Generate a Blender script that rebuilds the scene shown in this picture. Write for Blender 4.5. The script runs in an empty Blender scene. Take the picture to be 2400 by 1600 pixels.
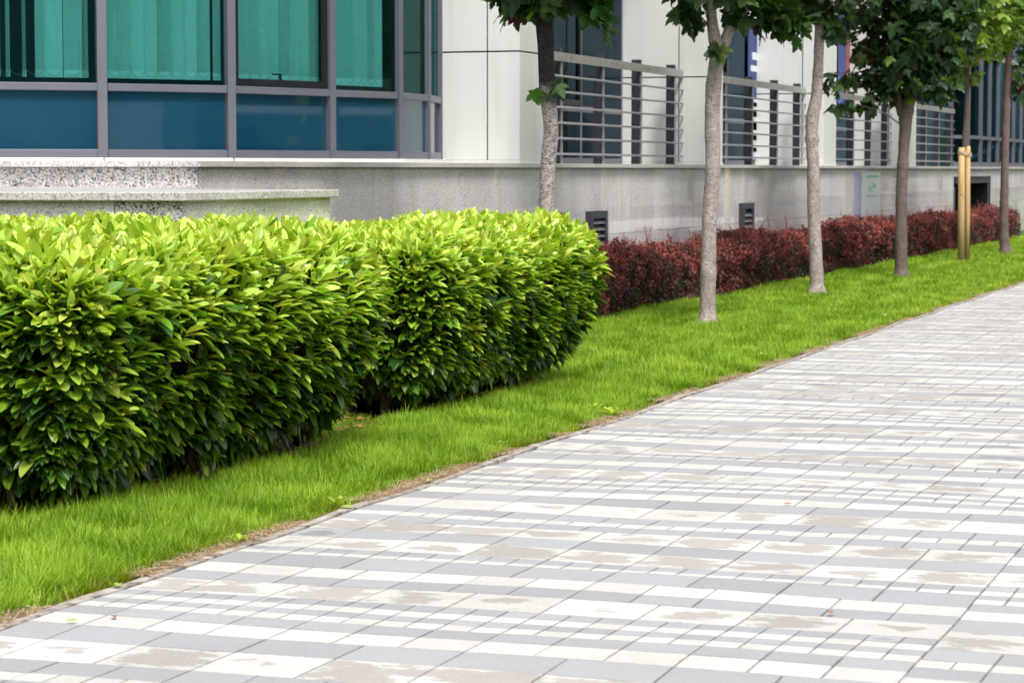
import bpy, math, random
import numpy as np
from mathutils import Vector, Matrix, noise
R = math.radians
rng = np.random.default_rng(7)
random.seed(7)
scene = bpy.context.scene
col = scene.collection

# ------------------------------------------------------------------ camera, sky, sun, exposure
F = 5680.0; HC = 1.6
PITCH = math.atan(402 / F); TH = R(19.53)
cam_d = bpy.data.cameras.new("camera"); cam = bpy.data.objects.new("camera", cam_d); col.objects.link(cam)
cam_d.sensor_width = 36; cam_d.lens = 36 * F / 2400; cam_d.clip_end = 4000; cam_d.clip_start = 0.1
cam.location = (0, 0, HC); cam.rotation_euler = (math.pi / 2 - PITCH, 0, TH)
cam_d.dof.use_dof = True; cam_d.dof.focus_distance = 13.0; cam_d.dof.aperture_fstop = 7.5
scene.camera = cam
w = bpy.data.worlds.new("World"); scene.world = w; w.use_nodes = True
nt = w.node_tree; nt.nodes.clear()
sky = nt.nodes.new("ShaderNodeTexSky"); sky.sky_type = 'NISHITA'; sky.sun_disc = False
SUN_EL = R(58); SUN_AZ = R(140)          # azimuth clockwise from +Y
sky.sun_elevation = SUN_EL; sky.sun_rotation = SUN_AZ; sky.dust_density = 4.0; sky.air_density = 1.0
hs = nt.nodes.new("ShaderNodeHueSaturation"); hs.inputs['Saturation'].default_value = 0.3
bg = nt.nodes.new("ShaderNodeBackground"); bg.inputs[1].default_value = 0.15
ow = nt.nodes.new("ShaderNodeOutputWorld")
nt.links.new(sky.outputs[0], hs.inputs['Color']); nt.links.new(hs.outputs[0], bg.inputs[0]); nt.links.new(bg.outputs[0], ow.inputs[0])
sd = bpy.data.lights.new("sun", 'SUN'); sun = bpy.data.objects.new("sun", sd); col.objects.link(sun)
sd.energy = 1.5; sd.angle = R(10); sd.color = (1.0, 0.96, 0.9)
sv = Vector((math.sin(SUN_AZ) * math.cos(SUN_EL), math.cos(SUN_AZ) * math.cos(SUN_EL), math.sin(SUN_EL)))
sun.rotation_euler = sv.to_track_quat('Z', 'Y').to_euler(); sun.location = (0, 0, 30)
vs = scene.view_settings; vs.view_transform = 'Standard'; vs.look = 'None'; vs.gamma = 1; vs.exposure = 0.74
scene.render.engine = 'CYCLES'

# ------------------------------------------------------------------ helpers
CM = cam.rotation_euler.to_matrix()
FW = Vector((-math.sin(TH), math.cos(TH), 0))
def ray(px, py): return CM @ Vector(((px - 1200) / F, (800 - py) / F, -1))
CO = Vector((0, 0, HC))
def ground(px, py, z=0.0):
    r = ray(px, py); return CO + r * ((z - HC) / r.z)
def wallpt(px, py, p):
    r = ray(px, py); return CO + r * (-p / r.x)
def atd(px, py, d):
    r = ray(px, py); return CO + r * (d / r.dot(FW))
def wallY(px, p): return wallpt(px, 398, p).y

def tag(o, label=None, cat=None, group=None, kind=None):
    if label: o['label'] = label
    if cat: o['category'] = cat
    if group: o['group'] = group
    if kind: o['kind'] = kind
    return o
def empty(name, loc, label=None, cat=None, group=None):
    o = bpy.data.objects.new(name, None); col.objects.link(o); o.location = loc; o.empty_display_size = 0.2
    return tag(o, label, cat, group)
def world_loc(o):
    l = o.location.copy()
    return l
def link(name, me, mat, parent=None):
    o = bpy.data.objects.new(name, me); col.objects.link(o)
    if mat and not me.materials: me.materials.append(mat)
    if parent:
        o.parent = parent
        if parent.type == 'EMPTY': o.matrix_parent_inverse = Matrix.Translation(-parent.location)
    return o
class MB:
    def __init__(s): s.v = []; s.f = []
    def quadbox(s, c, hx, hy, hz, ax=(1, 0, 0), ay=(0, 1, 0), az=(0, 0, 1)):
        c = Vector(c); ax = Vector(ax) * hx; ay = Vector(ay) * hy; az = Vector(az) * hz
        b = len(s.v)
        for k in (-1, 1):
            for i, j in ((-1, -1), (1, -1), (1, 1), (-1, 1)): s.v.append(c + ax * i + ay * j + az * k)
        for f in ((3, 2, 1, 0), (4, 5, 6, 7), (0, 1, 5, 4), (1, 2, 6, 5), (2, 3, 7, 6), (3, 0, 4, 7)): s.f.append([b + q for q in f])
        return s
    def box(s, x0, x1, y0, y1, z0, z1):
        return s.quadbox(((x0 + x1) / 2, (y0 + y1) / 2, (z0 + z1) / 2), abs(x1 - x0) / 2, abs(y1 - y0) / 2, abs(z1 - z0) / 2)
    def bar(s, a, b, w, h, up=(0, 0, 1)):           # box from a to b; w across, h along up
        a = Vector(a); b = Vector(b); d = b - a; L = d.length; d.normalize()
        side = d.cross(Vector(up)).normalized(); u = side.cross(d)
        return s.quadbox((a + b) / 2, w / 2, L / 2, h / 2, side, d, u)
    def prism(s, pts, z0, z1):
        if sum(pts[i][0] * pts[(i + 1) % len(pts)][1] - pts[(i + 1) % len(pts)][0] * pts[i][1] for i in range(len(pts))) < 0: pts = pts[::-1]
        b = len(s.v); n = len(pts)
        for z in (z0, z1):
            for p in pts: s.v.append(Vector((p[0], p[1], z)))
        s.f.append([b + i for i in range(n)][::-1]); s.f.append([b + n + i for i in range(n)])
        for i in range(n):
            j = (i + 1) % n; s.f.append([b + i, b + j, b + n + j, b + n + i])
        return s
    def tube(s, pts, rad, n=10, jit=0.0, cap=True):
        pts = [Vector(p) for p in pts]; b0 = len(s.v)
        if not hasattr(rad, '__len__'): rad = [rad] * len(pts)
        ref = None
        for i, p in enumerate(pts):
            t = (pts[min(i + 1, len(pts) - 1)] - pts[max(i - 1, 0)]).normalized()
            if ref is None: ref = t.orthogonal().normalized()
            ref = (ref - t * ref.dot(t)).normalized(); bi = t.cross(ref)
            for k in range(n):
                a = 2 * math.pi * k / n
                r = rad[i] * (1 + jit * noise.noise(Vector((math.cos(a) * 2, math.sin(a) * 2, p.z * 7 + p.x * 3))))
                s.v.append(p + ref * (math.cos(a) * r) + bi * (math.sin(a) * r))
        for i in range(len(pts) - 1):
            for k in range(n):
                q = b0 + i * n; s.f.append([q + k, q + (k + 1) % n, q + n + (k + 1) % n, q + n + k])
        if cap:
            s.f.append([b0 + k for k in range(n)][::-1]); s.f.append([b0 + (len(pts) - 1) * n + k for k in range(n)])
        return s
    def build(s, name, mat, parent=None, smooth=False, bevel=0.0):
        me = bpy.data.meshes.new(name); me.from_pydata([tuple(v) for v in s.v], [], s.f)
        if smooth: me.polygons.foreach_set('use_smooth', [True] * len(me.polygons))
        me.update()
        o = link(name, me, mat, parent)
        if bevel:
            m = o.modifiers.new('bevel', 'BEVEL'); m.width = bevel; m.segments = 2; m.limit_method = 'ANGLE'
        return o

def np_mesh(name, V, faces_flat, tot, mat, parent=None, attrs={}, uv=None, smooth=True):
    me = bpy.data.meshes.new(name)
    me.vertices.add(len(V)); me.vertices.foreach_set('co', V.astype(np.float32).ravel())
    me.loops.add(len(faces_flat)); me.loops.foreach_set('vertex_index', faces_flat.astype(np.int32))
    me.polygons.add(len(tot)); start = np.concatenate([[0], np.cumsum(tot)[:-1]])
    me.polygons.foreach_set('loop_start', start.astype(np.int32)); 
    try: me.polygons.foreach_set('loop_total', tot.astype(np.int32))
    except Exception: pass
    me.polygons.foreach_set('use_smooth', np.full(len(tot), smooth))
    for k, a in attrs.items():
        at = me.attributes.new(k, 'FLOAT', 'POINT'); at.data.foreach_set('value', a.astype(np.float32))
    if uv is not None:
        l = me.uv_layers.new(name='UVMap'); l.data.foreach_set('uv', uv[faces_flat].astype(np.float32).ravel())
    me.update(); me.validate()
    return link(name, me, mat, parent)
def scatter(name, tv, tf, tuv, M, T, mat, parent=None, attrs={}, smooth=True):
    tv = np.asarray(tv, float); N = len(T); k = len(tv)
    V = (np.einsum('nij,kj->nki', M, tv) + T[:, None, :]).reshape(-1, 3)
    flat = np.concatenate([np.array(f) for f in tf]); tot = np.array([len(f) for f in tf])
    FF = (flat[None, :] + (np.arange(N) * k)[:, None]).ravel()
    TT = np.tile(tot, N); UV = np.tile(np.asarray(tuv, float), (N, 1)) if tuv is not None else None
    at = {q: np.repeat(a, k) for q, a in attrs.items()}
    return np_mesh(name, V, FF, TT, mat, parent, at, UV, smooth)
def nrm(a): return a / np.maximum(np.linalg.norm(a, axis=-1, keepdims=True), 1e-9)
def frames(l, n, length, width):       # leaf matrices: x = side, y = along the leaf, z = face normal
    l = nrm(l); n = nrm(n - l * np.sum(n * l, -1, keepdims=True)); s = np.cross(l, n)
    M = np.stack([s * width[:, None], l * length[:, None], n * length[:, None]], axis=-1)
    return M

# ------------------------------------------------------------------ materials
def mat(name):
    m = bpy.data.materials.new(name); m.use_nodes = True
    n = m.node_tree; b = n.nodes['Principled BSDF']; return m, n, b
def nd(n, t, **kw):
    x = n.nodes.new(t)
    for k, v in kw.items():
        if hasattr(x, k) and not k.startswith('i_'): setattr(x, k, v)
    return x
def ramp(n, src, stops):
    r = n.nodes.new('ShaderNodeValToRGB'); e = r.color_ramp.elements
    while len(e) < len(stops): e.new(0.5)
    for q, (p, c) in zip(e, stops): q.position = p; q.color = (*c, 1)
    n.links.new(src, r.inputs[0]); return r.outputs[0]
def tex(n, kind='noise', scale=5, detail=4, vec=None, rough=0.55, mapping=None):
    t = n.nodes.new('ShaderNodeTexNoise' if kind == 'noise' else 'ShaderNodeTexVoronoi')
    t.inputs['Scale'].default_value = scale
    if kind == 'noise': t.inputs['Detail'].default_value = detail; t.inputs['Roughness'].default_value = rough
    if vec is None:
        g = n.nodes.new('ShaderNodeNewGeometry'); vec = g.outputs['Position']
    if mapping:
        mp = n.nodes.new('ShaderNodeMapping'); mp.inputs['Scale'].default_value = mapping; n.links.new(vec, mp.inputs[0]); vec = mp.outputs[0]
    n.links.new(vec, t.inputs['Vector']); return t
def mix(n, fac, a, b, mode='MIX'):
    m = n.nodes.new('ShaderNodeMix'); m.data_type = 'RGBA'; m.blend_type = mode
    def put(s, v):
        if isinstance(v, tuple): s.default_value = (*v, 1) if len(v) == 3 else v
        elif isinstance(v, (int, float)): s.default_value = v
        else: n.links.new(v, s)
    put(m.inputs[0], fac); put(m.inputs[6], a); put(m.inputs[7], b); return m.outputs[2]
def mth(n, op, a, b=0.0, clamp=False):
    m = n.nodes.new('ShaderNodeMath'); m.operation = op; m.use_clamp = clamp
    for s, v in zip(m.inputs, (a, b)):
        if isinstance(v, (int, float)): s.default_value = v
        else: n.links.new(v, s)
    return m.outputs[0]
def attr(n, name):
    a = n.nodes.new('ShaderNodeAttribute'); a.attribute_name = name; return a.outputs['Fac']
def bump(n, b, h, strength=0.3, dist=0.01):
    q = n.nodes.new('ShaderNodeBump'); q.inputs['Strength'].default_value = strength; q.inputs['Distance'].default_value = dist
    n.links.new(h, q.inputs['Height']); n.links.new(q.outputs[0], b.inputs['Normal'])
def simple(name, c, rough=0.5, metal=0.0, var=0.08, scale=6.0, bmp=0.0):
    m, n, b = mat(name)
    t = tex(n, scale=scale, detail=5)
    lo = tuple(x * (1 - var) for x in c); hi = tuple(min(1, x * (1 + var)) for x in c)
    n.links.new(ramp(n, t.outputs[0], [(0.3, lo), (0.7, hi)]), b.inputs['Base Color'])
    b.inputs['Roughness'].default_value = rough; b.inputs['Metallic'].default_value = metal
    if bmp: bump(n, b, t.outputs[0], bmp)
    return m
def leaf_mat(name, stops, rough=0.35, trans=0.35, tr_gain=(1.5, 1.6, 0.5), rib=0.0, spec=0.5, patch=None):
    m, n, b = mat(name)
    c = ramp(n, attr(n, 'age'), stops)
    if patch:
        t = tex(n, scale=patch[0], detail=3); c = mix(n, ramp(n, t.outputs[0], [(0.38, (0, 0, 0)), (0.65, (1, 1, 1))]), c, mix(n, 1.0, c, patch[1], 'MULTIPLY'))
    hv = attr(n, 'hue'); h = n.nodes.new('ShaderNodeHueSaturation')
    n.links.new(mth(n, 'ADD', mth(n, 'MULTIPLY', hv, 0.05), 0.475), h.inputs['Hue'])
    n.links.new(mth(n, 'ADD', mth(n, 'MULTIPLY', hv, 0.5), 0.75), h.inputs['Value']); n.links.new(c, h.inputs['Color']); c = h.outputs[0]
    if rib:
        uvn = n.nodes.new('ShaderNodeUVMap'); sx = n.nodes.new('ShaderNodeSeparateXYZ'); n.links.new(uvn.outputs[0], sx.inputs[0])
        d = mth(n, 'ABSOLUTE', mth(n, 'SUBTRACT', sx.outputs[0], 0.5)); f = mth(n, 'LESS_THAN', d, 0.045)
        c = mix(n, mth(n, 'MULTIPLY', f, rib), c, (0.55, 0.65, 0.25))
    n.links.new(c, b.inputs['Base Color']); b.inputs['Roughness'].default_value = rough
    b.inputs['Specular IOR Level'].default_value = spec
    tr = n.nodes.new('ShaderNodeBsdfTranslucent'); n.links.new(mix(n, 1.0, c, tr_gain, 'MULTIPLY'), tr.inputs[0])
    mx = n.nodes.new('ShaderNodeMixShader'); mx.inputs[0].default_value = trans
    out = n.nodes['Material Output']
    n.links.new(b.outputs[0], mx.inputs[1]); n.links.new(tr.outputs[0], mx.inputs[2]); n.links.new(mx.outputs[0], out.inputs[0])
    return m
def glass(name, tint, refl=1.0, ior=1.5):
    m, n, b = mat(name); n.nodes.remove(b)
    tr = n.nodes.new('ShaderNodeBsdfTransparent'); tr.inputs[0].default_value = (*tint, 1)
    gl = n.nodes.new('ShaderNodeBsdfGlossy'); gl.inputs['Roughness'].default_value = 0.015; gl.inputs['Color'].default_value = (*(refl if isinstance(refl, tuple) else (refl,) * 3), 1)
    fr = n.nodes.new('ShaderNodeFresnel'); fr.inputs['IOR'].default_value = ior
    mx = n.nodes.new('ShaderNodeMixShader'); g_ = n.nodes.new('ShaderNodeNewGeometry'); n.links.new(mth(n, 'MULTIPLY', fr.outputs[0], mth(n, 'SUBTRACT', 1.0, g_.outputs['Backfacing'])), mx.inputs[0]); n.links.new(tr.outputs[0], mx.inputs[1]); n.links.new(gl.outputs[0], mx.inputs[2])
    n.links.new(mx.outputs[0], n.nodes['Material Output'].inputs[0]); return m

def granite(name, cols, scale, rough, bmp):
    m, n, b = mat(name)
    t = tex(n, scale=scale, detail=3, rough=0.7)
    c = ramp(n, t.outputs[0], cols)
    t2 = tex(n, scale=1.3, detail=4, mapping=(1, 1, 0.5))
    c = mix(n, 1.0, c, ramp(n, t2.outputs[0], [(0.3, (0.86, 0.85, 0.84)), (0.7, (1.06, 1.06, 1.06))]), 'MULTIPLY')
    g = n.nodes.new('ShaderNodeNewGeometry')
    rr = mix(n, 0.5, c, c)
    isl = n.nodes.new('ShaderNodeMapRange'); n.links.new(g.outputs['Random Per Island'], isl.inputs[0]); isl.inputs[3].default_value = 0.9; isl.inputs[4].default_value = 1.08
    cb = n.nodes.new('ShaderNodeCombineColor')
    for q in range(3): n.links.new(isl.outputs[0], cb.inputs[q])
    c = mix(n, 1.0, c, cb.outputs[0], 'MULTIPLY')
    # rain streaks running down from the coping
    st = tex(n, scale=1.0, detail=3, mapping=(5, 5, 0.35))
    c = mix(n, ramp(n, st.outputs[0], [(0.56, (0, 0, 0)), (0.75, (0.45, 0.45, 0.45))]), c, mix(n, 1.0, c, (0.80, 0.74, 0.70), 'MULTIPLY'))
    n.links.new(c, b.inputs['Base Color']); b.inputs['Roughness'].default_value = rough
    if bmp: bump(n, b, t.outputs[0], bmp, 0.004)
    return m
M_gran_rough = granite('flamed_granite', [(0.38, (0.05, 0.05, 0.055)), (0.45, (0.40, 0.38, 0.37)), (0.55, (0.72, 0.68, 0.66)), (0.66, (0.86, 0.83, 0.81))], 62, 0.7, 0.3)
M_gran = granite('polished_granite', [(0.34, (0.20, 0.20, 0.21)), (0.42, (0.58, 0.555, 0.56)), (0.52, (0.76, 0.73, 0.73)), (0.64, (0.88, 0.86, 0.85))], 75, 0.018, 0)
M_cope = granite('granite_coping', [(0.36, (0.16, 0.16, 0.16)), (0.45, (0.52, 0.50, 0.48)), (0.6, (0.74, 0.72, 0.70))], 80, 0.35, 0)
M_dark = simple('dark_cavity', (0.02, 0.02, 0.022), 0.9)
M_alu = simple('grey_aluminium', (0.155, 0.16, 0.195), 0.42, 0.25, 0.06, 3)
M_blackframe = simple('black_frame', (0.012, 0.013, 0.018), 0.35)
M_post = simple('dark_grey_post', (0.055, 0.057, 0.075), 0.45, 0.2)
M_steel = simple('brushed_steel', (0.42, 0.40, 0.385), 0.38, 0.45, 0.12, 8)
M_bar = simple('steel_bar', (0.36, 0.36, 0.385), 0.35, 0.5, 0.06)
M_room = simple('office_interior', (0.03, 0.075, 0.095), 0.9)
M_glass = glass('green_tinted_glass', (0.51, 0.75, 0.735), 1.0, 1.7)
M_glass_far = glass('blue_tinted_glass', (0.34, 0.55, 0.62), 1.0, 3.2)
M_glass_blue = glass('dark_tinted_glass', (0.34, 0.54, 0.64), (0.30, 0.46, 0.58), 1.35)
def clad():
    m, n, b = mat('white_cladding')
    t = tex(n, scale=1.5, detail=3, mapping=(1, 1, 0.25)); c = ramp(n, t.outputs[0], [(0.3, (0.76, 0.775, 0.74)), (0.7, (0.82, 0.83, 0.80))])
    s = tex(n, scale=26, detail=2); c = mix(n, ramp(n, s.outputs[0], [(0.74, (0, 0, 0)), (0.78, (0.35, 0.35, 0.35))]), c, (0.35, 0.33, 0.3))
    sk = tex(n, scale=1.0, detail=4, mapping=(9, 9, 0.5)); c = mix(n, ramp(n, sk.outputs[0], [(0.55, (0, 0, 0)), (0.75, (0.30, 0.30, 0.30))]), c, (0.52, 0.52, 0.47))
    n.links.new(c, b.inputs['Base Color']); b.inputs['Roughness'].default_value = 0.32
    return m
M_clad = clad()
def spandrel():
    m, n, b = mat('spandrel_glass')
    t = tex(n, scale=1.2, detail=3); n.links.new(ramp(n, t.outputs[0], [(0.3, (0.006, 0.048, 0.085)), (0.7, (0.012, 0.062, 0.105))]), b.inputs['Base Color'])
    b.inputs['Roughness'].default_value = 0.02; b.inputs['IOR'].default_value = 1.8; return m
M_span = spandrel()
def fabric():
    m, n, b = mat('blind_fabric')
    t = tex(n, scale=60, detail=2, mapping=(1, 1, 0.06)); t2 = tex(n, scale=60, detail=2, mapping=(0.1, 0.1, 1.5))
    c = mix(n, 0.5, ramp(n, t.outputs[0], [(0.3, (0.62, 0.68, 0.66)), (0.7, (0.86, 0.88, 0.86))]), ramp(n, t2.outputs[0], [(0.3, (0.66, 0.7, 0.68)), (0.7, (0.84, 0.86, 0.84))]))
    n.links.new(c, b.inputs['Base Color']); g = n.nodes.new('ShaderNodeNewGeometry'); c = mix(n, 1.0, c, ramp(n, g.outputs['Random Per Island'], [(0.0, (0.62, 0.64, 0.64)), (0.5, (0.85, 0.86, 0.86)), (1.0, (1, 1, 1))]), 'MULTIPLY')
    n.links.new(c, b.inputs['Base Color']); b.inputs['Roughness'].default_value = 0.9; return m
M_fab = fabric()

def paver_mat():
    m, n, b = mat('concrete_pavers')
    kind = attr(n, 'kind'); rnd = attr(n, 'rnd'); wear = attr(n, 'wear')
    fine = tex(n, scale=140, detail=3); big = tex(n, scale=1.1, detail=4)
    white = ramp(n, fine.outputs[0], [(0.3, (0.50, 0.49, 0.465)), (0.7, (0.585, 0.575, 0.55))])
    grey = ramp(n, fine.outputs[0], [(0.3, (0.305, 0.31, 0.322)), (0.7, (0.37, 0.376, 0.39))])
    tan = ramp(n, fine.outputs[0], [(0.3, (0.31, 0.285, 0.26)), (0.7, (0.39, 0.365, 0.338))])
    uvn = n.nodes.new('ShaderNodeUVMap'); sx = n.nodes.new('ShaderNodeSeparateXYZ'); n.links.new(uvn.outputs[0], sx.inputs[0])
    ax = mth(n, 'ABSOLUTE', mth(n, 'SUBTRACT', sx.outputs[0], 0.5)); ay = mth(n, 'ABSOLUTE', mth(n, 'SUBTRACT', sx.outputs[1], 0.5))
    d = mth(n, 'MAXIMUM', ax, ay); dr = mth(n, 'POWER', mth(n, 'ADD', mth(n, 'POWER', ax, 3.0), mth(n, 'POWER', ay, 3.0)), 0.3333)
    nz = tex(n, scale=6, detail=6, rough=0.65, mapping=(.7, 1.3, 1)); 
    v = mth(n, 'ADD', mth(n, 'MULTIPLY', mth(n, 'SUBTRACT', nz.outputs[0], 0.5), 2.3), mth(n, 'SUBTRACT', mth(n, 'MULTIPLY', wear, 0.60), dr))
    msk = mth(n, 'MULTIPLY', mth(n, 'SMOOTH_MIN', 1.0, mth(n, 'MULTIPLY', mth(n, 'MAXIMUM', v, 0.0), 12.0)), 1.0, True)
    isT = mth(n, 'GREATER_THAN', kind, 1.5); isG = mth(n, 'LESS_THAN', kind, 0.5)
    c = mix(n, mth(n, 'MULTIPLY', mth(n, 'MULTIPLY', msk, isT), 0.85), white, tan)
    c = mix(n, isG, c, grey)
    stn = tex(n, scale=3.2, detail=6, rough=0.7, mapping=(1, 1.8, 1))
    c = mix(n, mth(n, 'MULTIPLY', ramp(n, stn.outputs[0], [(0.52, (0, 0, 0)), (0.75, (0.34, 0.34, 0.34))]), 1.0), c, (0.33, 0.30, 0.27))
    # grime gathered along the joints
    edg = mth(n, 'MULTIPLY', mth(n, 'SUBTRACT', d, 0.44), 9.0, True); gn = tex(n, scale=22, detail=4)
    c = mix(n, mth(n, 'MULTIPLY', edg, ramp(n, gn.outputs[0], [(0.45, (0, 0, 0)), (0.65, (0.55, 0.55, 0.55))])), c, (0.22, 0.19, 0.16))
    # rare damp dark blots on the grey blocks
    dk = mth(n, 'MULTIPLY', isG, mth(n, 'MULTIPLY', msk, mth(n, 'GREATER_THAN', rnd, 0.975)))
    c = mix(n, mth(n, 'MULTIPLY', dk, 0.6), c, (0.17, 0.17, 0.18))
    val = mth(n, 'ADD', mth(n, 'MULTIPLY', rnd, 0.17), 0.90)
    cb = n.nodes.new('ShaderNodeCombineColor')
    for q in range(3): n.links.new(val, cb.inputs[q])
    c = mix(n, 1.0, c, cb.outputs[0], 'MULTIPLY')
    c = mix(n, 1.0, c, ramp(n, big.outputs[0], [(0.3, (0.93, 0.92, 0.91)), (0.6, (1, 1, 1))]), 'MULTIPLY')
    n.links.new(c, b.inputs['Base Color']); b.inputs['Roughness'].default_value = 0.8
    bump(n, b, fine.outputs[0], 0.25, 0.003)
    return m
M_pav = paver_mat()
def noisy(name, stops, scale, rough=0.9, detail=6, bmp=0.4, dist=0.01):
    m, n, b = mat(name); t = tex(n, scale=scale, detail=detail, rough=0.65)
    n.links.new(ramp(n, t.outputs[0], stops), b.inputs['Base Color']); b.inputs['Roughness'].default_value = rough
    if bmp: bump(n, b, t.outputs[0], bmp, dist)
    return m
M_joint = noisy('joint_sand', [(0.3, (0.02, 0.016, 0.014)), (0.6, (0.06, 0.045, 0.035)), (0.7, (0.05, 0.08, 0.02))], 9)
M_kerb = noisy('kerb_concrete', [(0.33, (0.10, 0.075, 0.06)), (0.47, (0.32, 0.27, 0.235)), (0.62, (0.47, 0.43, 0.39))], 11)
M_soil = noisy('soil', [(0.3, (0.018, 0.013, 0.009)), (0.6, (0.07, 0.05, 0.032)), (0.75, (0.13, 0.09, 0.05))], 30)
M_dirt = noisy('edge_dirt', [(0.3, (0.04, 0.025, 0.016)), (0.5, (0.15, 0.095, 0.06)), (0.68, (0.30, 0.21, 0.14))], 28)
M_turf = noisy('turf_soil', [(0.3, (0.02, 0.04, 0.006)), (0.6, (0.06, 0.11, 0.012)), (0.75, (0.10, 0.13, 0.03))], 25)
M_asph = noisy('asphalt', [(0.3, (0.04, 0.04, 0.042)), (0.7, (0.07, 0.07, 0.07))], 60)
M_far = noisy('far_ground', [(0.3, (0.05, 0.07, 0.03)), (0.7, (0.10, 0.12, 0.06))], 0.5, bmp=0)
def bark(name, pale, dark, cut=0.5, darktop=None):
    m, n, b = mat(name)
    t = tex(n, scale=16, detail=6, rough=0.75, mapping=(1.7, 1.7, 4.6)); t2 = tex(n, scale=5, detail=5, rough=.65); t3 = tex(n, scale=30, detail=3, mapping=(1, 1, 0.3))
    c = ramp(n, t.outputs[0], [(cut - 0.16, dark), (cut - 0.05, tuple((a + q) / 2 for a, q in zip(pale, dark))), (cut + 0.03, pale), (cut + 0.25, tuple(min(1, x * 1.25) for x in pale))])
    c = mix(n, ramp(n, t2.outputs[0], [(0.4, (0, 0, 0)), (0.62, (0.6, 0.6, 0.6))]), c, tuple(x * 0.6 for x in pale))
    c = mix(n, ramp(n, t3.outputs[0], [(0.55, (0, 0, 0)), (0.7, (0.45, 0.45, 0.45))]), c, dark)
    if darktop:
        g = n.nodes.new('ShaderNodeNewGeometry'); sz = n.nodes.new('ShaderNodeSeparateXYZ'); n.links.new(g.outputs['Position'], sz.inputs[0])
        t4 = tex(n, scale=9, detail=5); q = mth(n, 'ADD', mth(n, 'MULTIPLY', mth(n, 'SUBTRACT', sz.outputs[2], darktop), 5.0), mth(n, 'MULTIPLY', mth(n, 'SUBTRACT', t4.outputs[0], .5), 3.2), False)
        cl_ = n.nodes.new('ShaderNodeClamp'); n.links.new(q, cl_.inputs[0]); c = mix(n, mth(n, 'MULTIPLY', cl_.outputs[0], .93), c, (0.008, 0.005, 0.005)); b.inputs['Specular IOR Level'].default_value = 0.15
    n.links.new(c, b.inputs['Base Color']); b.inputs['Roughness'].default_value = 0.85
    bump(n, b, t.outputs[0], 0.25, 0.006); return m
M_bark = bark('pale_maple_bark', (0.47, 0.39, 0.36), (0.045, 0.03, 0.026), 0.49)
M_bark1 = bark('speckled_maple_bark', (0.55, 0.48, 0.45), (0.03, 0.02, 0.018), 0.53, 2.12)
M_bark_dark = bark('dark_maple_bark', (0.17, 0.125, 0.115), (0.035, 0.022, 0.02), 0.5)
M_bark_mid = bark('brown_maple_bark', (0.20, 0.145, 0.13), (0.04, 0.027, 0.025), 0.5)
M_twig = simple('twig', (0.06, 0.035, 0.025), 0.8)
M_redtwig = simple('red_twig', (0.20, 0.07, 0.05), 0.8)
def wood():
    m, n, b = mat('stake_wood'); t = tex(n, scale=25, detail=4, mapping=(1, 1, 0.07)); t2 = tex(n, scale=8, detail=2)
    c = ramp(n, t.outputs[0], [(0.3, (0.50, 0.32, 0.14)), (0.7, (0.70, 0.50, 0.25))])
    c = mix(n, ramp(n, t2.outputs[0], [(0.68, (0, 0, 0)), (0.75, (0.7, 0.7, 0.7))]), c, (0.2, 0.09, 0.03))
    n.links.new(c, b.inputs['Base Color']); b.inputs['Roughness'].default_value = 0.6; return m
M_wood = wood()
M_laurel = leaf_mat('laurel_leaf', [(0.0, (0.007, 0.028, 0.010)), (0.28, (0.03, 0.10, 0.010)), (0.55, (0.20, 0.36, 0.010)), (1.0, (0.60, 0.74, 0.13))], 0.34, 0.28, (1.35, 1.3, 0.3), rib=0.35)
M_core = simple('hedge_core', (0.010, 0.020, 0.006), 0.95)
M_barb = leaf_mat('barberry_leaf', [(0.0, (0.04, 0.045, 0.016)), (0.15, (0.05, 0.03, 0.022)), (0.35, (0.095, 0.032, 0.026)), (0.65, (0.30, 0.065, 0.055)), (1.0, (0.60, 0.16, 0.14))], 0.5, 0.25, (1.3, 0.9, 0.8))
M_maple = leaf_mat('maple_leaf', [(0.0, (0.10, 0.025, 0.022)), (0.12, (0.10, 0.04, 0.02)), (0.2, (0.018, 0.05, 0.014)), (0.6, (0.055, 0.13, 0.025)), (1.0, (0.26, 0.38, 0.04))], 0.4, 0.3, (1.5, 1.6, 0.4))
M_grass = leaf_mat('grass_blade', [(0.0, (0.36, 0.25, 0.10)), (0.15, (0.33, 0.36, 0.06)), (0.3, (0.17, 0.31, 0.012)), (1.0, (0.46, 0.62, 0.05))], 0.5, 0.4, (1.2, 1.25, 0.3), spec=0.3, patch=(1.6, (0.70, 0.82, 0.7)))
M_straw = leaf_mat('straw', [(0.0, (0.24, 0.13, 0.075)), (0.5, (0.46, 0.31, 0.19)), (1.0, (0.60, 0.47, 0.30))], 0.8, 0.15, (1, 1, 1))
M_litter = leaf_mat('dead_leaf', [(0.0, (0.20, 0.08, 0.03)), (0.5, (0.40, 0.18, 0.07)), (1.0, (0.30, 0.40, 0.06))], 0.7, 0.1)

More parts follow.
